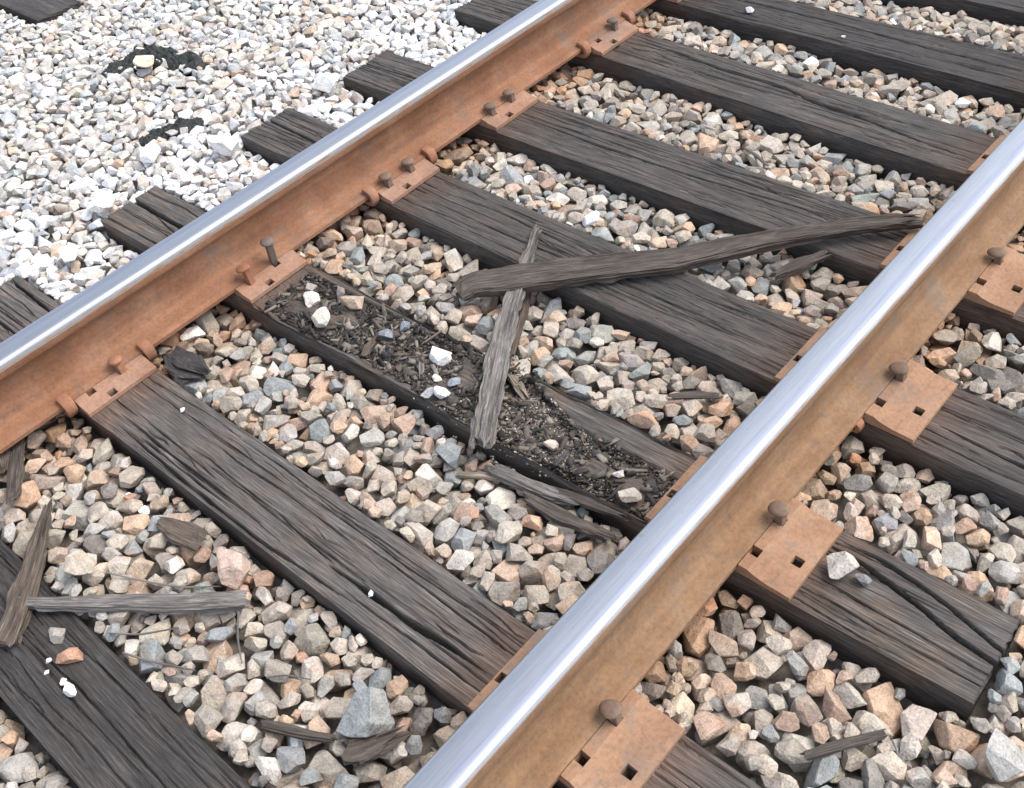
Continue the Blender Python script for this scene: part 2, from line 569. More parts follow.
def tie_top(k, xl, yl):
    """relief of a tie's upper face; xl, yl are tie coordinates"""
    w = TIES[k][1]
    s = k * 3
    wob = 0.006 * (vnoise(yl / 0.35, yl * 0 + 0.5, s) - 0.5)
    x = xl + wob
    h = -0.0022 * vnoise(x / 0.08, yl / 0.8, s) - 0.0009 * vnoise(x / 0.013, yl / 0.6, s + 1) - 0.0010 * vnoise(x / 0.0055, yl / 0.45, s + 2)
    patch = smooth(vnoise(x / 0.07, yl / 0.3, s + 6), 0.25, 0.75)
    for q_, (wx, wy, dp) in enumerate(((0.013, 1.5, 0.0008), (0.008, 1.0, 0.0008))):
        r = np.abs(vnoise(x / wx, yl / wy, s + 5 + q_ * 9) - 0.5)
        h = h - dp * (1 - smooth(r, 0.0, 0.03)) * patch
    for pts, hw, dep in CRACKS[k]:
        py = np.array([p[1] for p in pts])
        px = np.array([p[0] for p in pts])
        if py[0] > py[-1]:
            py, px = py[::-1], px[::-1]
        sel = (yl > py[0]) & (yl < py[-1])
        if not sel.any():
            continue
        cx = np.interp(yl, py, px) + 0.0022 * (vnoise(yl / 0.05, yl * 0 + hw * 900, s) - 0.5)
        tt = np.clip((yl - py[0]) / (py[-1] - py[0]), 0, 1)
        env = np.clip(4 * np.minimum(tt, 1 - tt), 0, 1) ** 0.6 * (0.55 + 0.6 * vnoise(yl / 0.06, yl * 0 + hw * 700, s + 1))
        if abs(py[0]) > 1.27 or abs(py[-1]) > 1.27:
            env = np.maximum(env, 0.85 * (np.abs(yl) > 1.1))
        hwl = np.maximum(hw * env, 1e-4)
        g = np.clip(1 - np.abs(xl - cx) / (hwl * 1.0), 0, 1)
        h = np.where(sel, np.minimum(h, h * 0.4 - dep * env * np.minimum(1, g * 1.8) * (g > 0)), h)
    if k == ROT:
        hol = rot_top(xl + w / 2, yl)
        inside = np.clip(-hol / 0.03, 0, 1)
        h = h * (1 - 0.35 * inside) + hol
    # spike holes under the plates
    for side in (-1, 1):
        for hx, hd in PLATE_HOLES:
            hy = side * (RAILC + hd)
            q = (np.abs(xl - hx) < 0.0105) & (np.abs(yl - hy) < 0.0105)
            h = np.where(q, -0.03, h)
        seat = (np.abs(yl - side * (RAILC + 0.0255)) < 0.160) & (np.abs(xl) < 0.1)
        h = np.where(seat & (h > -0.012), np.minimum(h * 0.3, -0.0004), h)
    return h


# ------------------------------------------------------------------ ground
g = 200.0
me = mesh_np('ground', [(-g, -g, -0.20), (g, -g, -0.20), (g, g, -0.20), (-g, g, -0.20)], [(0, 1, 2, 3)])
link('ground', me, M_EARTH)['kind'] = 'structure'

# ------------------------------------------------------------------ height map for laying the ballast
GX0, GX1, GY0, GY1, GR = -0.80, 4.15, -2.10, 3.55, 0.004
nx, ny = int((GX1 - GX0) / GR), int((GY1 - GY0) / GR)
gx = GX0 + (np.arange(nx) + 0.5) * GR
gy = GY0 + (np.arange(ny) + 0.5) * GR
XX, YY = np.meshgrid(gx, gy, indexing='ij')


def target_z(X, Y):
    """ballast surface: each crib is heaped against the tie before it and lower at the face of the next"""
    n1 = vnoise(X / 0.35, Y / 0.45, 1) - 0.5
    n2 = vnoise(X / 0.13, Y / 0.13, 2) - 0.5
    z = np.full(np.shape(X), -0.030)
    for a_, b_ in zip(TIES, TIES[1:]):
        xa = a_[0] - Y * a_[2] + a_[1] / 2
        xb = b_[0] - Y * b_[2] - b_[1] / 2
        u = (X - xa) / (xb - xa)
        z = np.where((u >= -0.3) & (u <= 1.3), -0.004 - (0.040 - 0.016 * (xb < 0.6)) * np.clip(u, 0, 1) ** 1.2, z)
    z = z + 0.018 * n1 + 0.012 * n2
    out = smooth(Y, 1.20, 1.50)
    z = z * (1 - out) + (-0.010 + 0.020 * n1 + 0.010 * n2) * out
    outr = smooth(-Y, 1.22, 1.32)
    return z * (1 - outr) + (-0.012 + 0.02 * n1) * outr


TZ = target_z(XX, YY)
HM = TZ - 0.062
BASE = HM.copy()
BLOCK = np.zeros((nx, ny), bool)
CEIL = np.full((nx, ny), 9.0)
for k, (xc, w, th, y0, y1) in enumerate(TIES):
    xl, yl = tie_local(k, XX, YY)
    ins = (np.abs(xl) < w / 2 - 0.001) & (yl > y0 + 0.002) & (yl < y1 - 0.002)
    BLOCK |= (np.abs(xl) < w / 2 - 0.006) & (yl > y0 + 0.003) & (yl < y1 - 0.003)
    if k == ROT:
        HM[ins] = tie_top(k, xl[ins], yl[ins])
    else:
        HM[ins] = -0.003
for s in (-1, 1):
    CEIL[np.abs(YY - s * RAILC) < 0.080] = 0.011
# the tie end of the neighbouring track
N0, N1, NY = 1.585, 1.80, 2.775
ins = (XX > N0) & (XX < N1) & (YY > NY)
BLOCK |= ins
HM[ins] = 0.0
# area of interest: the view's footprint with a wide margin
quad = np.array([(-0.30, -0.35), (0.75, -1.75), (3.75, -0.75), (4.05, 0.6), (1.95, 3.45), (1.05, 3.45), (-0.70, 0.9)])
INS = np.ones((nx, ny), bool)
for a, b in zip(quad, np.roll(quad, -1, 0)):
    e = b - a
    INS &= (e[0] * (YY - a[1]) - e[1] * (XX - a[0])) >= 0
TIEM = BLOCK.copy()
for k, (xc, w, th, y0, y1) in enumerate(TIES):
    xl, yl = tie_local(k, XX, YY)
    TIEM |= (np.abs(xl) < w / 2) & (yl > y0) & (yl < y1)
xl, yl = tie_local(ROT, XX, YY)
GAP = (xl > 0.045 + 0.02 * vnoise(XX / 0.04, YY / 0.04, 33)) & (yl > -0.15) & (yl < 0.05)
TIEM &= ~GAP
BLOCK &= ~GAP
ok_i, ok_j = np.nonzero(INS & ~TIEM)
# strip of ground right beside the timbers
NEAR = np.zeros((nx, ny), bool)
for q_ in (2, 4, 6, 8):
    for ax_, sg in ((0, 1), (0, -1), (1, 1), (1, -1)):
        NEAR |= np.roll(TIEM, sg * q_, ax_)
NEAR &= ~TIEM

# ------------------------------------------------------------------ stone shapes
NPROTO = 36


def make_proto(k):
    r = np.random.default_rng(400 + k)
    bm = bmesh.new()
    bmesh.ops.create_cube(bm, size=2.6)
    ax = np.array((1.18, 0.92, 0.70)) * r.uniform(0.86, 1.14, 3)
    planes = []
    n = int(r.integers(9, 15))
    dirs = []
    while len(dirs) < n:
        v = r.normal(size=3)
        v /= np.linalg.norm(v)
        if all(v @ d < 0.84 for d in dirs):
            dirs.append(v)
    for v in dirs:
        d = r.uniform(0.66, 1.04)
        # plane in stretched space
        nn = v / ax
        L = np.linalg.norm(nn)
        nn, dd = nn / L, d / L
        planes.append((nn, dd))
        geom = bm.verts[:] + bm.edges[:] + bm.faces[:]
        res = bmesh.ops.bisect_plane(bm, geom=geom, plane_co=Vector(nn * dd), plane_no=Vector(nn), clear_outer=True)
        ed = [e for e in res['geom_cut'] if isinstance(e, bmesh.types.BMEdge)]
        if ed:
            bmesh.ops.edgenet_fill(bm, edges=ed)
    bmesh.ops.remove_doubles(bm, verts=bm.verts[:], dist=0.06)
    bmesh.ops.dissolve_degenerate(bm, edges=bm.edges[:], dist=0.02)
    bmesh.ops.recalc_face_normals(bm, faces=bm.faces[:])
    low = bpy.data.meshes.new('stone_low')
    bm.to_mesh(low)
    fn = [(np.array(f.normal), float(f.normal.dot(f.verts[0].co))) for f in bm.faces]
    try:
        bmesh.ops.bevel(bm, geom=bm.edges[:], offset=0.085, segments=1, profile=0.5, affect='EDGES', clamp_overlap=True)
    except Exception:
        pass
    for v in bm.verts:
        v.co += Vector(r.normal(0, 0.012, 3))
    bm.normal_update()
    vn = np.zeros((len(bm.verts), 3))
    bm.verts.index_update()
    for f in bm.faces:
        a_ = f.calc_area()
        for v in f.verts:
            vn[v.index] += np.array(f.normal) * a_ ** 1.5
        f.smooth = True
    vn /= np.maximum(np.linalg.norm(vn, axis=1), 1e-9)[:, None]
    me = bpy.data.meshes.new('stone')
    bm.to_mesh(me)
    bm.free()
    me.normals_split_custom_set_from_vertices(vn.tolist())
    me.materials.append(M_STONE_O)

    def arrays(q):
        V = np.empty(len(q.vertices) * 3)
        q.vertices.foreach_get('co', V)
        lp = np.empty(len(q.loops), int)
        q.loops.foreach_get('vertex_index', lp)
        tot = np.empty(len(q.polygons), int)
        q.polygons.foreach_get('loop_total', tot)
        return V.reshape(-1, 3), lp, tot
    return {'mesh': me, 'vn': vn, 'hi': arrays(me), 'lo': arrays(low), 'N': np.array([p[0] for p in fn]), 'D': np.array([p[1] for p in fn])}


PROTO = [make_proto(k) for k in range(NPROTO)]


def rand_rot(r, flat=0.55):
    q1 = Quaternion((0, 0, 1), r.uniform(0, 2 * math.pi))
    tilt = min(abs(r.normal(0, flat)), 1.5)
    a = r.uniform(0, 2 * math.pi)
    q2 = Quaternion((math.cos(a), math.sin(a), 0), tilt)
    q3 = Quaternion((0, 0, 1), r.uniform(0, 2 * math.pi))
    if r.random() < 0.5:
        q3 = q3 @ Quaternion((1, 0, 0), math.pi)
    return q1 @ q2 @ q3


def footprint(p, q, R):
    Mq = np.array(q.to_matrix())
    N = p['N'] @ Mq.T
    D = p['D'] * R
    n = int(math.ceil(1.35 * R / GR))
    c = np.arange(-n, n + 1) * GR
    x, y = np.meshgrid(c, c, indexing='ij')
    top = np.full(x.shape, 9.0)
    bot = np.full(x.shape, -9.0)
    okm = np.ones(x.shape, bool)
    for nn, d in zip(N, D):
        v = d - nn[0] * x - nn[1] * y
        if nn[2] > 1e-3:
            top = np.minimum(top, v / nn[2])
        elif nn[2] < -1e-3:
            bot = np.maximum(bot, v / nn[2])
        else:
            okm &= v >= 0
    return n, top, bot, okm & (top > bot)


LAB = np.full((nx, ny), -1, int)
STONES = []      # (proto, quat, R, x, y, z)


def settle(n, top, bot, msk, i, j, free=False):
    if i - n < 0 or j - n < 0 or i + n + 1 > nx or j + n + 1 > ny:
        return None
    sl_ = (slice(i - n, i + n + 1), slice(j - n, j + n + 1))
    if not free and (BLOCK[sl_] & msk).any():
        return None
    z = (HM[sl_] - bot)[msk].max()
    if not free and ((z + top)[msk] > CEIL[sl_][msk]).any():
        return None
    return z


def put(n, top, msk, i, j, z, lab):
    sl_ = (slice(i - n, i + n + 1), slice(j - n, j + n + 1))
    h = HM[sl_]
    t = z + top
    up = msk & (t > h)
    h[up] = t[up]
    LAB[sl_][up] = lab


SIDE_POOL = np.nonzero(gy[ok_j] > RAILC)[0]
TRACK_POOL = np.nonzero(gy[ok_j] <= RAILC)[0]
FR_SIDE = len(SIDE_POOL) / len(ok_i)


def lay(attempts, rmed, rsig, rmin, rmax, tol, cand, sink=0.0015):
    for _ in range(attempts):
        pool = SIDE_POOL if rng.random() < FR_SIDE * 1.25 else TRACK_POOL
        p = int(rng.integers(NPROTO))
        q = rand_rot(rng)
        R = (0.86 if pool is SIDE_POOL else 1.0) * float(np.clip(rmed * math.exp(rng.normal(0, rsig)), rmin, rmax))
        n, top, bot, msk = footprint(PROTO[p], q, R)
        if not msk.any():
            continue
        tm = top[msk].max()
        best = None
        for c in pool[rng.integers(len(pool), size=cand)]:
            i, j = ok_i[c], ok_j[c]
            z = settle(n, top, bot, msk, i, j)
            if z is None:
                continue
            sc = z + tm - TZ[i, j]
            if best is None or sc < best[0]:
                best = (sc, i, j, z)
        if best is None or best[0] > tol + 0.25 * R:
            continue
        _, i, j, z = best
        z -= sink
        put(n, top, msk, i, j, z, len(STONES))
        STONES.append((p, q, R, gx[i], gy[j], z))


def low_pools(dz_, edge=False):
    global SIDE_POOL, TRACK_POOL, FR_SIDE
    lm = (HM < TZ - dz_) & ~TIEM
    if edge:
        lm &= NEAR
        base_ = lm.copy()
        for q_ in (2, 4):
            for ax_, sg in ((0, 1), (0, -1), (1, 1), (1, -1)):
                lm |= np.roll(base_, sg * q_, ax_)
    low = lm[ok_i, ok_j]
    SIDE_POOL = np.nonzero(low & (gy[ok_j] > RAILC))[0]
    TRACK_POOL = np.nonzero(low & (gy[ok_j] <= RAILC))[0]
    FR_SIDE = len(SIDE_POOL) / (len(SIDE_POOL) + len(TRACK_POOL))


lay(2600, 0.0270, 0.20, 0.020, 0.038, 0.000, 7)
lay(4600, 0.0265, 0.20, 0.018, 0.039, 0.004, 10)
low_pools(0.016)
lay(2600, 0.0250, 0.18, 0.018, 0.034, 0.007, 10)
low_pools(0.018)
lay(2800, 0.0215, 0.18, 0.016, 0.030, 0.007, 10)
low_pools(0.020)
lay(3200, 0.0180, 0.18, 0.012, 0.024, 0.006, 8)
low_pools(0.022)
lay(3600, 0.0135, 0.20, 0.009, 0.018, 0.003, 8)
low_pools(0.026)
lay(2200, 0.0095, 0.22, 0.006, 0.013, -0.004, 6)
for _ in range(4):
    low_pools(0.026, True)
    lay(700, 0.0165, 0.22, 0.010, 0.024, 0.006, 10)
low_pools(0.030, True)
lay(900, 0.0110, 0.22, 0.007, 0.015, 0.004, 8)
print('stones', len(STONES))

PAL_TRACK = [((0.360, 0.318, 0.270), 28), ((0.400, 0.358, 0.308), 20), ((0.300, 0.272, 0.240), 16), ((0.310, 0.300, 0.280), 15),
             ((0.250, 0.262, 0.265), 9), ((0.245, 0.268, 0.262), 3), ((0.410, 0.315, 0.248), 11), ((0.425, 0.310, 0.225), 5),
             ((0.335, 0.245, 0.195), 5), ((0.195, 0.180, 0.165), 5), ((0.500, 0.465, 0.420), 8), ((0.66, 0.66, 0.67), 1)]
PAL_SIDE = [((0.500, 0.468, 0.420), 32), ((0.455, 0.432, 0.395), 18), ((0.420, 0.422, 0.418), 13), ((0.370, 0.385, 0.392), 5),  # pale stones; the bright haze over this side is put into their colours too
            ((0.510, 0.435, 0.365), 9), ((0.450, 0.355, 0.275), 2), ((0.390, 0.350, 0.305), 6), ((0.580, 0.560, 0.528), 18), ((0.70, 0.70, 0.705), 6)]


def pick(pal):
    w = np.array([q[1] for q in pal], float)
    c = np.array(pal[int(rng.choice(len(pal), p=w / w.sum()))][0])
    c = c * rng.uniform(0.92, 1.22) * (1 + rng.normal(0, 0.012, 3))
    return np.clip(c * ((1.015, 1.0, 0.98) if pal is PAL_TRACK else (0.99, 1.0, 1.02)), 0.02, 0.8)


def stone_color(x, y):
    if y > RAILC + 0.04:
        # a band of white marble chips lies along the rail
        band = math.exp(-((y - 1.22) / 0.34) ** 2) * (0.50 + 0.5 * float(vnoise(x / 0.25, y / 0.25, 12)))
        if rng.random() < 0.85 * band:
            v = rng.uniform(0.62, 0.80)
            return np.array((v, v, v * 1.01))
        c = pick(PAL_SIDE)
    else:
        c = pick(PAL_TRACK)
    d = min(abs(y - RAILC), abs(y + RAILC))
    f = float(1 - smooth(d, 0.09, 0.21)) * rng.uniform(0.2, 1.0) if d < 0.22 else 0.0
    if y > RAILC + 0.04:
        f *= 0.3
    return c * (1 - f) + c * np.array((0.88, 0.62, 0.44)) * f


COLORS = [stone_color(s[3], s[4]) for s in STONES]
# which stones show largest
cnt = np.bincount(LAB[LAB >= 0].ravel(), minlength=len(STONES))
P = np.array([(s[3], s[4], s[5]) for s in STONES])
rel = P - CAM
dz = rel @ AX_W
px = 512 + F_PX * (rel @ AX_R) / dz
py = 384 - F_PX * (rel @ AX_U) / dz
inview = (px > 6) & (px < 1018) & (py > 6) & (py < 782)
show = cnt * GR * GR * (F_PX / dz) ** 2 * inview
for s in (-1, 1):     # hidden behind / under the rails
    show[np.abs(P[:, 1] - s * RAILC) < 0.09] = 0
show[(P[:, 1] < -0.45) & (P[:, 1] > -RAILC)] *= 0.3
show[(P[:, 1] > RAILC) & (P[:, 1] < 0.98)] = 0
side_of = P[:, 1] > RAILC


def bed_sheet(name, sel_fn, mat):
    st = 10
    xs, ys = gx[::st], gy[::st]
    sub = BASE[::st, ::st]
    keep = sel_fn(ys)
    ys, sub = ys[keep], sub[:, keep]
    X, Y = np.meshgrid(xs, ys, indexing='ij')
    V = np.stack([X.ravel(), Y.ravel(), sub.ravel()], 1)
    me_ = grid_mesh(name, V, len(xs), len(ys))
    o = link(name, me_, mat)
    o['kind'] = 'structure'
    return o


bed_a = bed_sheet('track_bed', lambda y: y <= RAILC + 0.02, M_SOIL)
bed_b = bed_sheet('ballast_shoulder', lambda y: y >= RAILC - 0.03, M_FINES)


def mass(name, idx, parent):
    Vs, Ls, Ts, Cs, Ns, Sm = [], [], [], [], [], []
    off = 0
    for i in idx:
        p, q, R, x, y, z = STONES[i]
        hi = cnt[i] > 10
        V, lp, tot = PROTO[p]['hi' if hi else 'lo']
        Mq = np.array(q.to_matrix())
        Ns.append(PROTO[p]['vn'] @ Mq.T if hi else V / np.linalg.norm(V, axis=1)[:, None] @ Mq.T)
        Sm.append(np.full(len(tot), hi))
        Vs.append((V * R) @ Mq.T + (x, y, z))
        Ls.append(lp + off)
        Ts.append(tot)
        c = np.ones((len(V), 4))
        c[:, :3] = COLORS[i]
        Cs.append(c)
        off += len(V)
    V, L, T, C_ = np.concatenate(Vs), np.concatenate(Ls), np.concatenate(Ts), np.concatenate(Cs)
    me_ = mesh_fast(name, V, L, np.concatenate([[0], np.cumsum(T)[:-1]]), T)
    me_.polygons.foreach_set('use_smooth', np.concatenate(Sm))
    me_.normals_split_custom_set_from_vertices(np.concatenate(Ns).tolist())
    at = me_.color_attributes.new('Col', 'FLOAT_COLOR', 'POINT')
    at.data.foreach_set('color', C_.astype(np.float32).ravel())
    o = link(name, me_, M_STONE_A, parent)
    o['kind'] = 'stuff'
    return o


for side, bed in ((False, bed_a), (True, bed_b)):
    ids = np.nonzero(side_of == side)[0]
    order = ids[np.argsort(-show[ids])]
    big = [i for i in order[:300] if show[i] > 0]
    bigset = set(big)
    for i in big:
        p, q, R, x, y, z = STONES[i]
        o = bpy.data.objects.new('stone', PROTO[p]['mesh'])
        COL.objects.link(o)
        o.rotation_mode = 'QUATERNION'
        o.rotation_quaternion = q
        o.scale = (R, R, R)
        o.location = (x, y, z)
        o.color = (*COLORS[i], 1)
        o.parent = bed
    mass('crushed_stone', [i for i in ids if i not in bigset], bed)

# ------------------------------------------------------------------ ties
TIE_LABEL = ['weathered timber tie below the bottom left corner, before all others',
             'nearest dark tie at bottom left with a splinter and small stones on it',
             'long cracked brown tie reaching from the left rail to the bottom of the right rail',
             'rotten hollowed-out tie full of dark wood crumbs',
             'grey tie lying under the left end of the long curved plank',
             'dark cracked tie behind the white chip, reaching under the right end of the long plank',
             'dark tie with one long wandering split, second from the top right corner tie pair',
             'dark tie at the top right bearing a small white chip',
             'tie end showing in the extreme top right corner',
             'tie beyond the top right corner']
TIE_LABEL[6] = 'dark tie with one long wandering split down its middle, before the tie with white chip'
TIE_MAT = [M_TIE_DARK, M_TIE_DARK, M_TIE_BROWN, M_ROT, M_TIE, M_TIE, M_TIE, M_TIE_DARK, M_TIE_DARK, M_TIE_DARK]


def tie_mesh(name, w, y0, y1, hgt, du, dv, topf, seed):
    nside, ncor = 7, 3
    rad = 0.0065
    ntop = int((w - 2 * rad) / du)
    prof = []     # (x, z, nx, nz, is_top)
    for t in np.linspace(-hgt, -rad, nside, endpoint=False):
        prof.append((-w / 2, t, -1, 0, 0))
    for a in np.linspace(0, math.pi / 2, ncor + 2)[:-1]:
        prof.append((-w / 2 + rad - rad * math.cos(a), -rad + rad * math.sin(a), -math.cos(a), math.sin(a), math.sin(a)))
    for x in np.linspace(-w / 2 + rad, w / 2 - rad, ntop):
        prof.append((x, 0, 0, 1, 1))
    for a in np.linspace(math.pi / 2, 0, ncor + 2)[1:]:
        prof.append((w / 2 - rad + rad * math.cos(a), -rad + rad * math.sin(a), math.cos(a), math.sin(a), math.sin(a)))
    for t in np.linspace(-rad, -hgt, nside + 1)[1:]:
        prof.append((w / 2, t, 1, 0, 0))
    pr = np.array(prof)
    m_ = len(pr)
    ys = np.linspace(y0, y1, int((y1 - y0) / dv) + 1)
    nv = len(ys)
    PX, YV = np.meshgrid(pr[:, 0], ys, indexing='ij')
    PZ = np.repeat(pr[:, 1][:, None], nv, 1)
    NX = np.repeat(pr[:, 2][:, None], nv, 1)
    NT = np.repeat(pr[:, 4][:, None], nv, 1)
    top = topf(PX, YV)
    # edge wear: corners knocked back in places
    edge = 0.010 * np.clip(vnoise(YV / 0.09, PX * 0 + np.sign(PX) * 3, seed + 40) - 0.45, 0, 1) * (np.abs(np.abs(PX) - w / 2) < 0.012)
    sd_ = 0.006 * (vnoise(PZ / 0.014, YV / 0.25, seed + 41) - 0.5) + 0.004 * (vnoise(PZ / 0.005, YV / 0.12, seed + 42) - 0.5) + 0.007 * (vnoise(YV / 0.5, PZ * 0 + NX * 5, seed + 43) - 0.5)
    X = PX + NX * (sd_ - 0.006 - edge * 0.8) * (1 - 0.0 * NT)
    Z = PZ + np.where(PZ > -0.02, top * np.where(NT > 0, NT, 0.0), 0) - edge * 0.6 * NT
    Yw = YV.copy()
    # rough sawn ends
    Yw[:, 0] += 0.006 * vnoise(PX[:, 0] / 0.01, PZ[:, 0] / 0.01, seed)
    Yw[:, -1] -= 0.006 * vnoise(PX[:, 0] / 0.01, PZ[:, 0] / 0.01, seed + 1)
    V = np.stack([X.ravel(), Yw.ravel(), Z.ravel()], 1)
    a0 = [i * nv for i in range(m_)]
    a1 = [i * nv + nv - 1 for i in range(m_)][::-1]
    me_ = grid_mesh(name, V, m_, nv, [a0, a1])
    me_.polygons.foreach_set('use_smooth', [True] * (len(me_.polygons) - 2) + [False, False])
    vec_attr(me_, 'gc', np.stack([X.ravel() + seed * 0.37, YV.ravel(), Z.ravel()], 1))
    return me_


for k, (xc, w, th, y0, y1) in enumerate(TIES):
    du, dv = (0.0014, 0.0055) if k in (2, 3) else (0.0019, 0.007) if k in (1, 4, 5) else (0.0028, 0.009)
    me = tie_mesh('railroad_tie', w, y0, y1, 0.178, du, dv, lambda a, b, kk=k: tie_top(kk, a, b), k)
    o = link('railroad_tie', me, TIE_MAT[k], None, (xc, 0, 0))
    o.rotation_euler = (0, 0, th)
    tag(o, TIE_LABEL[k], 'railroad tie', 'ties of the track')

CRACKS[98] = auto_cracks(1, 14, CR)
me = tie_mesh('railroad_tie', N1 - N0 - 0.012, NY + 0.004, NY + 2.55, 0.178, 0.004, 0.01, lambda a, b: -0.006 * vnoise(a / 0.012, b / 0.25, 77) - 0.004 * vnoise(a / 0.04, b / 0.3, 78), 14)
o = link('railroad_tie', me, M_TIE_DARK, None, ((N0 + N1) / 2, 0, 0.004))
tag(o, 'dark tie end of a neighbouring track at the top left corner', 'railroad tie')

# ------------------------------------------------------------------ rails
HALF = [(0.076, 0.0), (0.076, 0.0095), (0.0735, 0.0118), (0.060, 0.0150), (0.042, 0.0200), (0.028, 0.0256), (0.0185, 0.0335), (0.0125, 0.0450),
        (0.0095, 0.0650), (0.0088, 0.0900), (0.0095, 0.1080), (0.0120, 0.1230), (0.0180, 0.1310), (0.0300, 0.1365),
        (0.0355, 0.1390), (0.0370, 0.1420), (0.0372, 0.1580), (0.0366, 0.1690), (0.0345, 0.1750), (0.0300, 0.1785), (0.0220, 0.1802), (0.0110, 0.1809)]
RX0, RX1 = -1.3, 4.9


def prism(name, poly, mats, mat_of, x0, x1, seg=60, smooth_from=None):
    n = len(poly)
    xs = np.linspace(x0, x1, seg)
    V = [(x, p[0], p[1]) for x in xs for p in poly]
    F, MI = [], []
    for s in range(seg - 1):
        for i in range(n):
            j = (i + 1) % n
            F.append((s * n + i, (s + 1) * n + i, (s + 1) * n + j, s * n + j))
            MI.append(mat_of(poly[i], poly[j]))
    F.append(tuple(range(n)))
    F.append(tuple((seg - 1) * n + i for i in range(n))[::-1])
    MI += [0, 0]
    me_ = bpy.data.meshes.new(name)
    me_.from_pydata(V, [], F)
    for q in mats:
        me_.materials.append(q)
    me_.polygons.foreach_set('material_index', MI)
    bm = bmesh.new()
    bm.from_mesh(me_)
    bmesh.ops.recalc_face_normals(bm, faces=bm.faces[:])
    for f in bm.faces:
        f.smooth = True
    for e in bm.edges:
        if len(e.link_faces) == 2 and e.calc_face_angle(0) > math.radians(40):
            e.smooth = False
    bm.to_mesh(me_)
    bm.free()
    return me_


def ring(pts):
    return pts + [(-y, z) for y, z in reversed(pts)]


def build_rail(side, rust, label):
    root = empty('rail', (0, side * RAILC, RAIL_Z))
    tag(root, label, 'rail', 'rails of the track')
    base = ring(HALF[0:7])
    web = ring(HALF[6:13])
    head = ring(HALF[12:])
    lim = 0.0350
    gs = -side            # gauge side in local y

    def head_mat(a, b):
        zm, ym = (a[1] + b[1]) / 2, (a[0] + b[0]) / 2
        if zm > 0.1755:
            return 1
        if zm > 0.1700:
            return 1 if ym * gs > 0 else 2
        if zm > 0.160 and ym * gs > 0:
            return 2
        return 0
    link('rail_base', prism('rail_base', base, [rust], lambda a, b: 0, RX0, RX1), None, root)
    link('rail_web', prism('rail_web', web, [rust], lambda a, b: 0, RX0, RX1), None, root)
    link('rail_head', prism('rail_head', head, [rust, M_STEEL[side], M_WORN], head_mat, RX0, RX1), None, root)
    return root


build_rail(1, M_RUST_L, 'left steel rail with bright polished top and orange rust web')
build_rail(-1, M_RUST_R, 'right steel rail with blue-white polished top and tan rusty outer side')


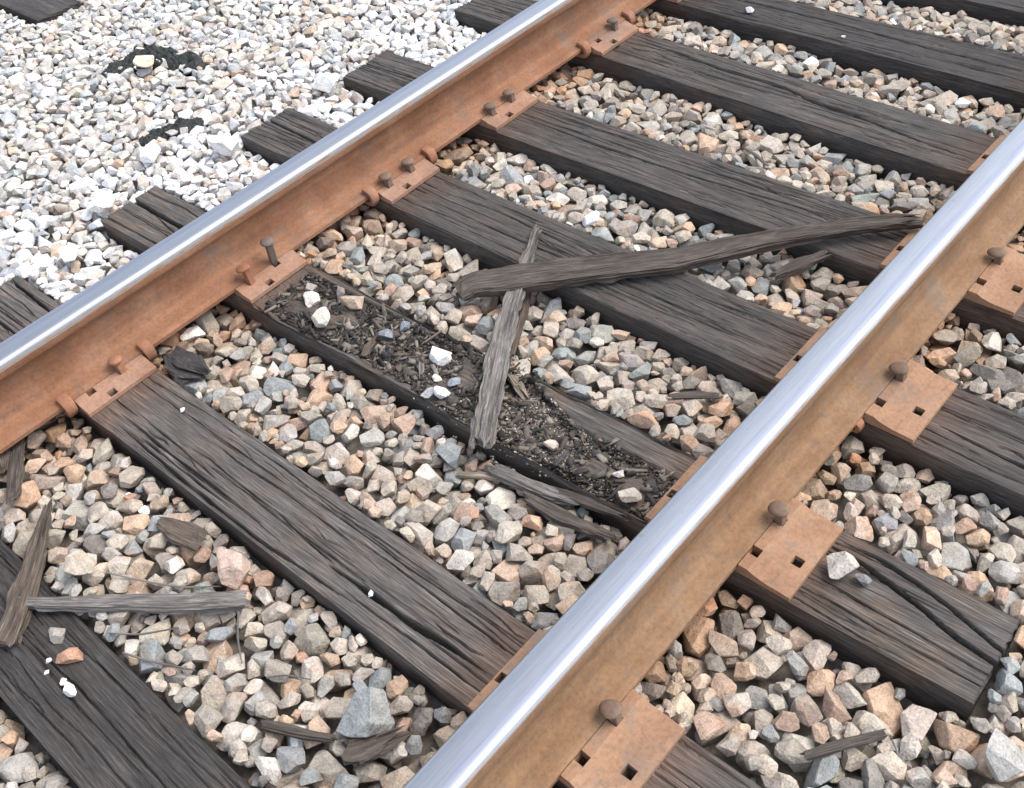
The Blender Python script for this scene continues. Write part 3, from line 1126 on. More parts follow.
# ------------------------------------------------------------------ tie plates
def plate_mesh(name, flip, seed):
    r = np.random.default_rng(900 + seed)
    hw, d0, d1 = 0.098, -0.1365, 0.1865
    hs_ = 0.0105
    xs = sorted({-hw, hw, -hw + 0.02, hw - 0.02, 0.006} | {v for hx, _ in PLATE_HOLES for v in (round(hx - hs_, 4), round(hx + hs_, 4))})
    xs = [x for i, x in enumerate(xs) if i == 0 or x - xs[i - 1] > 0.0006]
    ds = sorted({d0, d1, -0.0775, 0.0775, 0.0, -0.105, 0.102, 0.113, 0.128, 0.142, 0.175, -0.131}
                | {round(hd + s * hs_, 4) for _, hd in PLATE_HOLES for s in (-1, 1)})
    ds = [d for i, d in enumerate(ds) if i == 0 or d - ds[i - 1] > 0.0006]

    def zt(d):
        if d > 0.0770:
            return float(np.interp(d, [0.0772, 0.080, 0.094, 0.104, 0.118, 0.135, 0.160, 0.187], [0.0262, 0.0275, 0.0265, 0.0225, 0.0172, 0.0142, 0.0128, 0.0112]))
        if d < -0.0770:
            return float(np.interp(-d, [0.0772, 0.080, 0.090, 0.100, 0.115, 0.137], [0.0242, 0.0250, 0.0225, 0.0180, 0.0140, 0.0115]))
        return 0.0150
    # seat edges need a step: two lines close together
    ds = sorted([d for d in ds if abs(abs(d) - 0.0775) > 1e-6] + [-0.0772, -0.0768, 0.0768, 0.0772])
    bm = bmesh.new()
    nxs, nds = len(xs), len(ds)
    T = [[bm.verts.new((x + r.normal(0, 0.0004), d, zt(d) + r.normal(0, 0.0002))) for d in ds] for x in xs]
    Bt = [[bm.verts.new((x, d, 0.0006)) for d in ds] for x in xs]

    def hole(i, j):
        xm, dm = (xs[i] + xs[i + 1]) / 2, (ds[j] + ds[j + 1]) / 2
        return any(abs(xm - hx) < hs_ and abs(dm - hd) < hs_ for hx, hd in PLATE_HOLES)
    solid = [[not hole(i, j) for j in range(nds - 1)] for i in range(nxs - 1)]

    def sol(i, j):
        return 0 <= i < nxs - 1 and 0 <= j < nds - 1 and solid[i][j]
    for i in range(nxs - 1):
        for j in range(nds - 1):
            if not solid[i][j]:
                continue
            bm.faces.new((T[i][j], T[i + 1][j], T[i + 1][j + 1], T[i][j + 1]))
            bm.faces.new((Bt[i][j], Bt[i][j + 1], Bt[i + 1][j + 1], Bt[i + 1][j]))
            for di, dj, a, b in ((-1, 0, (i, j + 1), (i, j)), (1, 0, (i + 1, j), (i + 1, j + 1)), (0, -1, (i, j), (i + 1, j)), (0, 1, (i + 1, j + 1), (i, j + 1))):
                if not sol(i + di, j + dj):
                    bm.faces.new((T[a[0]][a[1]], Bt[a[0]][a[1]], Bt[b[0]][b[1]], T[b[0]][b[1]]))
    loose = [v for v in bm.verts if not v.link_faces]
    bmesh.ops.delete(bm, geom=loose, context='VERTS')
    bmesh.ops.recalc_face_normals(bm, faces=bm.faces[:])
    ed = [e for e in bm.edges if len(e.link_faces) == 2 and e.calc_face_angle(0) > math.radians(55) and e.verts[0].co.z > 0.005 and e.verts[1].co.z > 0.005]
    bmesh.ops.bevel(bm, geom=ed, offset=0.0014, segments=2, profile=0.6, affect='EDGES', clamp_overlap=True)
    if flip:
        for v in bm.verts:
            v.co.y = -v.co.y
        bmesh.ops.reverse_faces(bm, faces=bm.faces[:])
    me_ = bpy.data.meshes.new(name)
    bm.to_mesh(me_)
    bm.free()
    return me_


PL = {1: plate_mesh('tie_plate', False, 1), -1: plate_mesh('tie_plate', True, 2)}
PL[1].materials.append(M_RUST_P)
PL[-1].materials.append(M_RUST_P2)
ORD = ['', 'nearest', 'first', 'second', 'third', 'fourth', 'fifth', 'sixth', 'seventh', '']
PLATE_TXT = {(2, 1): 'rusty plate under left rail at the left end of the long cracked tie',
             (3, 1): 'rusty plate under left rail on the rotten tie, with two raised spikes',
             (4, 1): 'rusty plate under left rail on the tie below the curved plank',
             (5, 1): 'small-looking rusty plate under left rail between two bare stone cribs, third up from rotten tie',
             (6, 1): 'rusty plate under left rail on the tie with the long wandering split',
             (7, 1): 'rusty plate barely showing at the top edge beside the left rail',
             (2, -1): 'tan rusty plate at the bottom edge outside the right rail',
             (3, -1): 'tan rusty plate outside the right rail on the split end of the rotten tie',
             (4, -1): 'tan rusty plate outside the right rail with a stub of anchor beside it',
             (5, -1): 'reddish rusty plate outside the right rail at the right picture edge',
             (6, -1): 'rusty plate edge inside the right rail at the tie with the long wandering split'}
PLATE_TXT[(5, 1)] = 'rusty plate under left rail, next one beyond the tie below the curved plank'
for k in range(1, 9):
    for side in (1, -1):
        if (k, side) not in PLATE_TXT:
            continue
        xw, yw = tie_world(k, 0.0, side * RAILC)
        o = link('tie_plate', PL[side], None, None, (xw, side * RAILC, 0))
        o.rotation_euler = (0, 0, TIES[k][2] * 0.4)
        tag(o, PLATE_TXT[(k, side)], 'tie plate', 'tie plates under the rails')


# ------------------------------------------------------------------ spikes
def spike_parts(seed):
    r = np.random.default_rng(seed)
    bm = bmesh.new()
    s = 0.0078
    vs_ = []
    for z, q in ((-0.075, 0.5), (-0.05, 1.0), (0.0, 1.0), (0.004, 1.05)):
        vs_.append([bm.verts.new((x * s * q, y * s * q, z)) for x, y in ((-1, -1), (1, -1), (1, 1), (-1, 1))])
    for a, b in zip(vs_, vs_[1:]):
        for i in range(4):
            bm.faces.new((a[i], a[(i + 1) % 4], b[(i + 1) % 4], b[i]))
    bm.faces.new(vs_[0][::-1])
    bm.faces.new(vs_[-1])
    bmesh.ops.bevel(bm, geom=[e for e in bm.edges if abs(e.verts[0].co.z - e.verts[1].co.z) > 0.01], offset=0.0012, segments=1, affect='EDGES')
    me1 = bpy.data.meshes.new('shank')
    bm.to_mesh(me1)
    bm.free()
    # head: an oval mushroom with a lip that reaches over the rail foot (towards +y)
    V, F = [], []
    n = 24
    prof = [(0.70, -0.0025), (1.0, 0.0004), (1.05, 0.0026), (0.99, 0.0050), (0.82, 0.0074), (0.52, 0.0092), (0.22, 0.0100)]
    for q, z in prof:
        for i in range(n):
            a = 2 * math.pi * i / n
            wob = 1 + 0.035 * math.sin(2 * a + seed) + 0.03 * math.sin(3 * a + seed * 1.7)
            V.append((0.0158 * q * math.cos(a) * wob, 0.0060 + 0.0185 * q * math.sin(a) * wob, z - 0.10 * 0.0185 * q * math.sin(a) + r.normal(0, 0.0002)))
    for j in range(len(prof) - 1):
        for i in range(n):
            k2 = (i + 1) % n
            F.append((j * n + i, j * n + k2, (j + 1) * n + k2, (j + 1) * n + i))
    F.append(tuple(range(n))[::-1])
    F.append(tuple((len(prof) - 1) * n + i for i in range(n)))
    me2 = mesh_np('head', V, F, True)
    return me1, me2


SPK = [spike_parts(i) for i in range(3)]
# (tie, side, hole index, head height, tilt toward rail, twist, label, material)
SP_LIST = [(2, 1, 4, 0.050, 0.10, 0.1, 'rusty spike with flat head on left rail plate of the long cracked tie', M_RUST_A),
           (3, 1, 4, 0.088, -0.10, -0.2, 'dark tall spike pulled up highest, left rail plate of the rotten tie', M_RUST_D),
           (3, 1, 3, 0.062, 0.12, 0.15, 'rusty raised spike beside the tall dark one on the rotten tie', M_RUST_A),
           (4, 1, 4, 0.046, 0.05, 0.0, 'farther of two spike heads on left plate of the tie below the plank', M_RUST_S),
           (4, 1, 3, 0.047, 0.02, 0.1, 'nearer of two spike heads on left plate of the tie below the plank', M_RUST_S),
           (5, 1, 4, 0.046, 0.05, 0.1, 'farther of two spikes on left plate of the dark cracked tie', M_RUST_S),
           (5, 1, 3, 0.044, 0.03, -0.1, 'nearer of two spikes on left plate of the dark cracked tie', M_RUST_S),
           (6, 1, 4, 0.048, 0.05, 0.0, 'single spike on the left rail plate nearest the top edge', M_RUST_S),
           (2, -1, 1, 0.050, 0.08, 0.1, 'domed spike head at the bottom edge outside the right rail', M_RUST_S),
           (3, -1, 1, 0.054, 0.02, -0.1, 'spike outside the right rail on the rotten tie, shank showing', M_RUST_S),
           (4, -1, 1, 0.047, 0.05, 0.0, 'spike outside the right rail on the plate with the anchor stub', M_RUST_S),
           (5, -1, 1, 0.047, 0.04, 0.1, 'spike outside the right rail on the plate at the right picture edge', M_RUST_S)]
for n_, (k, side, hi, zh, tilt, twist, lab, mt) in enumerate(SP_LIST):
    hx, hd = PLATE_HOLES[hi]
    xw, _ = tie_world(k, 0, side * RAILC)
    x, y = xw + hx, side * (RAILC + hd)
    to_rail = -side * (1 if hd > 0 else -1)
    root = empty('track_spike', (x, y, zh))
    rz = (0 if to_rail > 0 else math.pi) + twist
    root.scale = (1.12, 1.12, 1.08)
    root.rotation_euler = (Matrix.Rotation(rz, 3, 'Z') @ Matrix.Rotation(-tilt, 3, 'X')).to_euler()
    tag(root, lab, 'spike', 'track spikes')
    s1, s2 = SPK[n_ % 3]
    a = link('shank', s1.copy(), None, root)
    b_ = link('head', s2.copy(), None, root)
    a.data.materials.append(mt)
    b_.data.materials.append(mt)


# ------------------------------------------------------------------ rail anchors
def anchor_mesh(seed):
    # a bent steel bar hooked around the foot of the rail; local +y points away from the rail, origin at the foot's edge
    path = [(-0.017, 0.0215), (-0.012, 0.0212), (-0.005, 0.0200), (0.005, 0.0175), (0.0115, 0.0105), (0.0135, -0.0010), (0.0100, -0.0120), (-0.004, -0.0160), (-0.03, -0.0160), (-0.13, -0.0160), (-0.15, -0.0160)]
    hw = [0.0125, 0.0135, 0.0140, 0.0140, 0.0135, 0.013, 0.012, 0.0115, 0.011, 0.011, 0.010]
    th = [0.005, 0.0058, 0.0062, 0.0065, 0.0065, 0.0065, 0.006, 0.006, 0.006, 0.006, 0.005]
    V, F = [], []
    for i, (y, z) in enumerate(path):
        a = path[max(i - 1, 0)]
        b = path[min(i + 1, len(path) - 1)]
        t = Vector((0, b[0] - a[0], b[1] - a[1])).normalized()
        nrm = Vector((0, -t.z, t.y))
        for sx, sn in ((-1, -0.75), (-1, 0.75), (-0.8, 1), (0.8, 1), (1, 0.75), (1, -0.75), (0.8, -1), (-0.8, -1)):
            p = Vector((0, y, z)) + nrm * th[i] * sn
            V.append((sx * hw[i], p.y, p.z))
    for i in range(len(path) - 1):
        for j in range(8):
            k2 = (j + 1) % 8
            F.append((i * 8 + j, i * 8 + k2, (i + 1) * 8 + k2, (i + 1) * 8 + j))
    F.append(tuple(range(8))[::-1])
    F.append(tuple((len(path) - 1) * 8 + i for i in range(8)))
    me_ = mesh_np('rail_anchor', V, F)
    bm = bmesh.new()
    bm.from_mesh(me_)
    bmesh.ops.recalc_face_normals(bm, faces=bm.faces[:])
    for f in bm.faces:
        f.smooth = True
    for e in bm.edges:
        if len(e.link_faces) == 2 and e.calc_face_angle(0) > math.radians(50):
            e.smooth = False
    bm.to_mesh(me_)
    bm.free()
    me_.materials.append(M_RUST_A)
    return me_


AM = anchor_mesh(0)
AN = [(2, -1, 1, 0.0, 'rusty rail anchor on the near side of the left plate of the long cracked tie'),
      (2, 1, 1, 0.0, 'rusty rail anchor on the far side of the left plate of the long cracked tie'),
      (4, -1, 1, 0.0, 'near rail anchor at the left plate of the tie under the plank'),
      (4, 1, 1, 0.0, 'far rail anchor at the left plate of the tie under the plank'),
      (6, -1, 1, 0.0, 'rusty rail anchor on the near side of the left plate nearest the top edge'),
      (6, 1, 1, 0.0, 'rusty rail anchor on the far side of the left plate nearest the top edge'),
      (4, -1, -1, 0.0, 'stub of a rail anchor poking from beneath the outer edge of the right rail')]
for k, sgn, side, _, lab in AN:
    xc, w, th, _, _ = TIES[k]
    xw, _ = tie_world(k, 0, side * RAILC)
    x = xw + sgn * (w / 2 + 0.014)
    if side == 1:
        o = link('rail_anchor', AM, None, None, (x, RAILC - 0.0762, RAIL_Z))
        o.rotation_euler = (0, 0, math.pi)
        o.scale = (1.0, 1.12, 1.12)
    else:
        o = link('rail_anchor', AM, None, None, (x, -RAILC - 0.0665, RAIL_Z - 0.012))
        o.rotation_euler = (0, 0, math.pi)
        o.scale = (0.8, -1, 0.75)
        o.rotation_euler = (0, 0, 0)
        o.scale = (0.8, -1, 0.75)
    tag(o, lab, 'rail anchor', 'rail anchors')


# ------------------------------------------------------------------ loose wood
def hm_at(x, y, rad=0.012):
    i, j = int((x - GX0) / GR), int((y - GY0) / GR)
    n = max(1, int(rad / GR))
    return float(HM[max(i - n, 0):i + n + 1, max(j - n, 0):j + n + 1].max())


def stick(name, pts, width, thick, mat, seed, ragged=0.02, ns=14, step=0.008, rough=0.0025, sq=0.55, roll=0.0, parent=None):
    """a splinter of timber along a 3-D path, flat-sided, with grain ridges and torn ends"""
    pts = np.array(pts, float)
    L = np.concatenate([[0], np.cumsum(np.linalg.norm(np.diff(pts, axis=0), axis=1))])
    n = max(6, int(L[-1] / step))
    s = np.linspace(0, L[-1], n)
    # smooth the polyline
    Pm = np.stack([np.interp(s, L, pts[:, i]) for i in range(3)], 1)
    for _ in range(3):
        Pm[1:-1] = 0.25 * Pm[:-2] + 0.5 * Pm[1:-1] + 0.25 * Pm[2:]
    W = np.interp(s / L[-1], np.linspace(0, 1, len(width)), width)
    H_ = np.interp(s / L[-1], np.linspace(0, 1, len(thick)), thick)
    T = np.gradient(Pm, axis=0)
    T /= np.linalg.norm(T, axis=1)[:, None]
    S = np.cross(T, [0, 0, 1.0])
    S /= np.linalg.norm(S, axis=1)[:, None]
    U = np.cross(S, T)
    if roll:
        c, q = math.cos(roll), math.sin(roll)
        S, U = S * c + U * q, U * c - S * q
    ang = np.linspace(0, 2 * math.pi, ns, endpoint=False) + 0.12
    ca = np.sign(np.cos(ang)) * np.abs(np.cos(ang)) ** sq
    sa = np.sign(np.sin(ang)) * np.abs(np.sin(ang)) ** sq
    r = np.random.default_rng(seed)
    A, SS = np.meshgrid(np.arange(ns), s, indexing='ij')
    gr = (vnoise(A * 1.7, SS / 0.12, seed) - 0.5) * 2.0 * rough + (vnoise(A * 0.6, SS / 0.04, seed + 3) - 0.5) * 1.2 * rough + (vnoise(A * 2.3, SS / 0.03, seed + 7) - 0.5) * 0.7 * rough
    r0, r1 = r.random(ns), r.random(ns)
    r0 = 0.5 * r0 + 0.25 * np.roll(r0, 1) + 0.25 * np.roll(r0, -1)
    V = np.zeros((ns, n, 3))
    GC = np.zeros((ns, n, 3))
    for a in range(ns):
        ww = W / 2 + gr[a]
        hh = H_ / 2 + gr[a] * 0.8
        # torn ends: pull the last few rings by a random length
        ax = np.zeros(n)
        e0 = np.clip(1 - s / 0.05, 0, 1) ** 1.0
        e1 = np.clip(1 - (L[-1] - s) / 0.05, 0, 1) ** 1.0
        ax = e0 * (r0[a] - 0.2) * ragged - e1 * (r1[a] - 0.2) * ragged
        V[a] = Pm + S * (ca[a] * ww)[:, None] + U * (sa[a] * hh)[:, None] + T * ax[:, None]
        GC[a, :, 0] = ca[a] * ww + seed * 0.31
        GC[a, :, 1] = s
        GC[a, :, 2] = sa[a] * hh
    idx = np.arange(ns * n).reshape(ns, n)
    F = []
    for a in range(ns):
        b = (a + 1) % ns
        for i in range(n - 1):
            F.append((idx[a, i], idx[a, i + 1], idx[b, i + 1], idx[b, i]))
    F.append(tuple(idx[:, 0]))
    F.append(tuple(idx[:, -1][::-1]))
    org = Pm[n // 2].copy()
    me_ = mesh_np(name, V.reshape(-1, 3) - org, [tuple(int(q) for q in f) for f in F])
    bm = bmesh.new()
    bm.from_mesh(me_)
    bmesh.ops.recalc_face_normals(bm, faces=bm.faces[:])
    bm.to_mesh(me_)
    bm.free()
    vec_attr(me_, 'gc', GC.reshape(-1, 3))
    o = link(name, me_, mat, None, org)
    if parent is not None:
        o.location = Vector(org) - parent.location
        o.parent = parent
    return o


def rested(path, half, z0=None, z1=None, sink=0.004):
    """put a straight (in height) stick on whatever lies under it"""
    pts = np.array(path, float)
    L = np.concatenate([[0], np.cumsum(np.linalg.norm(np.diff(pts, axis=0), axis=1))])
    t = np.linspace(0, 1, 25)
    q = np.stack([np.interp(t * L[-1], L, pts[:, i]) for i in range(2)], 1)
    h = np.array([hm_at(x, y, 0.010) for x, y in q])
    best = None
    for a in np.linspace(h.min() - 0.03, h.max() + 0.06, 40):
        # lowest b that clears
        need = (h - a * (1 - t))[1:] / t[1:]
        b = max(need.max(), h.min() - 0.03)
        if a < h[0]:
            continue
        c = a + b
        if best is None or c < best[0]:
            best = (c, a, b)
    _, a, b = best
    zz = a + (b - a) * L / L[-1] + half - sink
    return [(p[0], p[1], z) for p, z in zip(pts, zz)]


# cross splinter first (the plank lies over it)
cross_path = [(0.955, -0.228), (1.03, -0.176), (1.141, -0.103), (1.25, -0.028), (1.345, 0.030), (1.44, 0.076), (1.512, 0.122), (1.635, 0.190)]
cp = rested(cross_path, 0.012)
o = stick('wood_splinter', cp, [0.040, 0.046, 0.050, 0.046, 0.040, 0.034, 0.026, 0.018], [0.026, 0.03, 0.028, 0.024, 0.022, 0.02, 0.018, 0.012], M_GREYWOOD, 31, 0.06, ns=34, step=0.005, rough=0.0075)
tag(o, 'pale grey weathered splinter lying crosswise beneath the long dark plank', 'wood splinter')
sp = [(1.215, -0.088), (1.29, -0.036), (1.36, 0.008), (1.46, 0.075)]
o = stick('wood_splinter', rested(sp, 0.006), [0.010, 0.018, 0.022, 0.014], [0.008, 0.014, 0.014, 0.01], M_BROWNWOOD, 32, 0.03, ns=12, rough=0.002)
tag(o, 'thin brown sliver alongside the pale crosswise splinter', 'wood splinter')

plank_xy = [(1.300, 0.190), (1.350, 0.168), (1.463, 0.040), (1.570, -0.080), (1.693, -0.215), (1.857, -0.345), (2.022, -0.495), (2.135, -0.628)]
zc = 0.030
plz = [hm_at(1.33, 0.18, 0.02) + 0.016, 0.012, 0.024, 0.028, 0.030, 0.034, 0.036, 0.036]
plz[0] = max(plz[0], -0.004)
pl = [(x, y, z) for (x, y), z in zip(plank_xy, plz)]
o = stick('curved_plank', pl, [0.060, 0.078, 0.074, 0.066, 0.057, 0.047, 0.041, 0.034], [0.022, 0.028, 0.029, 0.028, 0.026, 0.024, 0.022, 0.018], M_PLANK, 41, 0.07, ns=40, step=0.006, rough=0.0042, sq=0.42, roll=-0.22)
tag(o, 'long dark curved plank lying aslant over two ties up to the right rail', 'plank')

LOOSE = [
    ('wood_splinter', [(0.020, 0.188), (0.072, 0.229), (0.159, 0.312), (0.285, 0.440)], [0.050, 0.046, 0.036, 0.012], [0.03, 0.028, 0.022, 0.01], M_BROWNWOOD, 51, 'thick brown splinter leaning over the nearest tie at the left edge', 0.03),
    ('wood_splinter', [(0.100, 0.255), (0.204, 0.119), (0.308, -0.013), (0.400, -0.118)], [0.020, 0.032, 0.040, 0.040], [0.012, 0.018, 0.02, 0.018], M_GREYWOOD, 52, 'grey flat splinter lying level across stones at bottom left', 0.03),
    ('wood_splinter', [(0.345, 0.715), (0.295, 0.630), (0.235, 0.527)], [0.022, 0.030, 0.030], [0.014, 0.018, 0.016], M_PLANK, 53, 'short dark stick upright in view beside left rail at left edge', 0.02),
    ('wood_splinter', [(0.775, -1.112), (0.844, -1.156), (0.905, -1.194)], [0.014, 0.017, 0.012], [0.012, 0.014, 0.01], M_PLANK, 54, 'thin dark stick among stones at bottom right', 0.02),
    ('wood_splinter', [(1.800, -0.420), (1.877, -0.456), (1.945, -0.490)], [0.022, 0.032, 0.024], [0.014, 0.018, 0.014], M_PLANK, 55, 'short dark wood piece on stones below the right half of the plank', 0.02),
    ('wood_chip', [(0.405, 0.225), (0.419, 0.155), (0.435, 0.085)], [0.02, 0.055, 0.05], [0.008, 0.014, 0.012], M_BROWNWOOD, 56, 'flat brown wood chip leaning against the long cracked tie', 0.03),
    ('wood_chip', [(0.295, -0.500), (0.345, -0.528), (0.405, -0.552)], [0.055, 0.05, 0.012], [0.016, 0.018, 0.01], M_PLANK, 57, 'frayed dark wood chip on stones at the bottom edge', 0.05),
    ('wood_splinter', [(0.250, -0.335), (0.290, -0.420), (0.315, -0.470)], [0.016, 0.02, 0.012], [0.01, 0.012, 0.01], M_PLANK, 58, 'dark stick left of the frayed chip at the bottom edge', 0.02),
    ('wood_splinter', [(0.905, -0.195), (0.935, -0.245), (0.955, -0.290)], [0.012, 0.016, 0.012], [0.007, 0.009, 0.007], M_PALEWOOD, 59, 'thin tan sliver below the foot of the pale crosswise splinter', 0.02),
    ('wood_splinter', [(1.175, -0.118), (1.165, -0.150), (1.150, -0.185)], [0.014, 0.024, 0.016], [0.01, 0.014, 0.01], M_PALEWOOD, 60, 'short tan splintered chip right of the pale crosswise splinter', 0.03),
    ('wood_splinter', [(0.955, -0.215), (0.965, -0.320), (0.975, -0.420), (0.985, -0.470)], [0.026, 0.034, 0.03, 0.012], [0.016, 0.022, 0.018, 0.01], M_GREYWOOD, 61, 'grey split strip along the near edge of the rotten tie', 0.05),
    ('wood_splinter', [(0.985, -0.38), (0.998, -0.47), (1.01, -0.58)], [0.014, 0.02, 0.012], [0.01, 0.014, 0.01], M_PLANK, 62, 'dark strip inside the rotten tie near the right rail', 0.03),
    ('wood_splinter', [(1.020, 0.225), (1.055, 0.245), (1.095, 0.262)], [0.022, 0.02, 0.010], [0.008, 0.01, 0.006], M_BROWNWOOD, 63, 'brown chip standing in the crumbs of the rotten tie', 0.03),
    ('wood_splinter', [(1.055, 0.060), (1.085, 0.090), (1.115, 0.118)], [0.010, 0.014, 0.010], [0.007, 0.009, 0.006], M_GREYWOOD, 64, 'small grey sliver in the rotten tie beside the white stone', 0.02),
    ('wood_splinter', [(0.935, -0.360), (0.945, -0.470), (0.965, -0.575)], [0.020, 0.034, 0.022], [0.012, 0.018, 0.012], M_PLANK, 65, 'dark strip fallen outside the rotten tie near the right rail', 0.03),
    ('wood_splinter', [(1.098, -0.285), (1.082, -0.318), (1.070, -0.352)], [0.010, 0.013, 0.010], [0.006, 0.008, 0.006], M_BROWNWOOD, 66, 'small brown sliver in the sandy part of the rotten tie', 0.01),
    ('wood_chip', [(0.742, 0.632), (0.738, 0.575), (0.752, 0.505)], [0.04, 0.075, 0.03], [0.026, 0.04, 0.02], M_CHUNK, 67, 'dark lump of rotten wood on stones beside the left rail', 0.02),
    ('wood_splinter', [(2.25, -0.05), (2.235, -0.10), (2.21, -0.155)], [0.006, 0.008, 0.006], [0.005, 0.006, 0.005], M_GREYWOOD, 68, 'thin grey stick on stones beyond the long plank', 0.01),
    ('wood_splinter', [(0.315, 0.735), (0.285, 0.665), (0.262, 0.640)], [0.03, 0.045, 0.03], [0.012, 0.016, 0.01], M_BROWNWOOD, 69, 'flat brown chip at the left edge under the left rail', 0.03),
    ('wood_splinter', [(1.32, -0.46), (1.36, -0.495), (1.40, -0.54)], [0.014, 0.02, 0.014], [0.008, 0.01, 0.008], M_PLANK, 70, 'dark sliver on stones beside the right rail below the plank tie', 0.02),
]
for nm, pth, wid, thk, mt, sd2, lab, rag in LOOSE:
    p3 = rested(pth, max(thk) / 2)
    o = stick(nm, p3, wid, thk, mt, sd2, rag * 1.6, ns=22, step=0.005, rough=0.011 if mt is M_CHUNK else min(0.0055, 0.17 * max(thk) + 0.0006), sq=0.75 if mt is M_CHUNK else 0.55)
    tag(o, lab, 'wood chip' if nm == 'wood_chip' else 'wood splinter', 'loose splinters')

TWIGS = [([(0.257, 0.169), (0.300, 0.085), (0.335, 0.030), (0.392, -0.030)], 0.0022, 'curved thin twig above the level grey splinter'),
         ([(0.372, -0.120), (0.335, -0.160), (0.306, -0.210)], 0.0022, 'thin upright twig below the end of the level grey splinter'),
         ([(0.172, -0.012), (0.195, -0.070), (0.240, -0.156)], 0.0024, 'thin twig on stones beside the nearest tie'),
         ([(0.180, 0.040), (0.215, -0.010), (0.275, -0.060)], 0.002, 'faint straw right of the reddish stone on the nearest tie'),
         ([(0.315, -0.27), (0.345, -0.30), (0.365, -0.345)], 0.002, 'thin straw on stones in the middle of the nearest crib')]
for q, (pth, rad, lab) in enumerate(TWIGS):
    p3 = rested(pth, rad, sink=0.0)
    o = stick('twig', p3, [rad * 2, rad * 2.2, rad * 1.4], [rad * 2, rad * 2.2, rad * 1.4], M_GREYWOOD, 80 + q, 0.004, ns=6, step=0.008, rough=0.0004, sq=1.0)
    tag(o, lab, 'twig', 'dry twigs')


# ------------------------------------------------------------------ loose stones with a place of their own
def loose_stone(x, y, R, color, label, p=None, flat=0.3, seed=0, group='loose stones'):
    r = np.random.default_rng(700 + seed)
    p = int(r.integers(NPROTO)) if p is None else p
    q = rand_rot(r, flat)
    n, top, bot, msk = footprint(PROTO[p], q, R)
    i, j = int((x - GX0) / GR), int((y - GY0) / GR)
    z = settle(n, top, bot, msk, i, j, True) - 0.001
    put(n, top, msk, i, j, z, -2)
    o = bpy.data.objects.new('loose_stone', PROTO[p]['mesh'])
    COL.objects.link(o)
    o.rotation_mode = 'QUATERNION'
    o.rotation_quaternion = q
    o.scale = (R, R, R)
    o.location = (x, y, z)
    o.color = (*color, 1)
    return tag(o, label, 'stone', group)


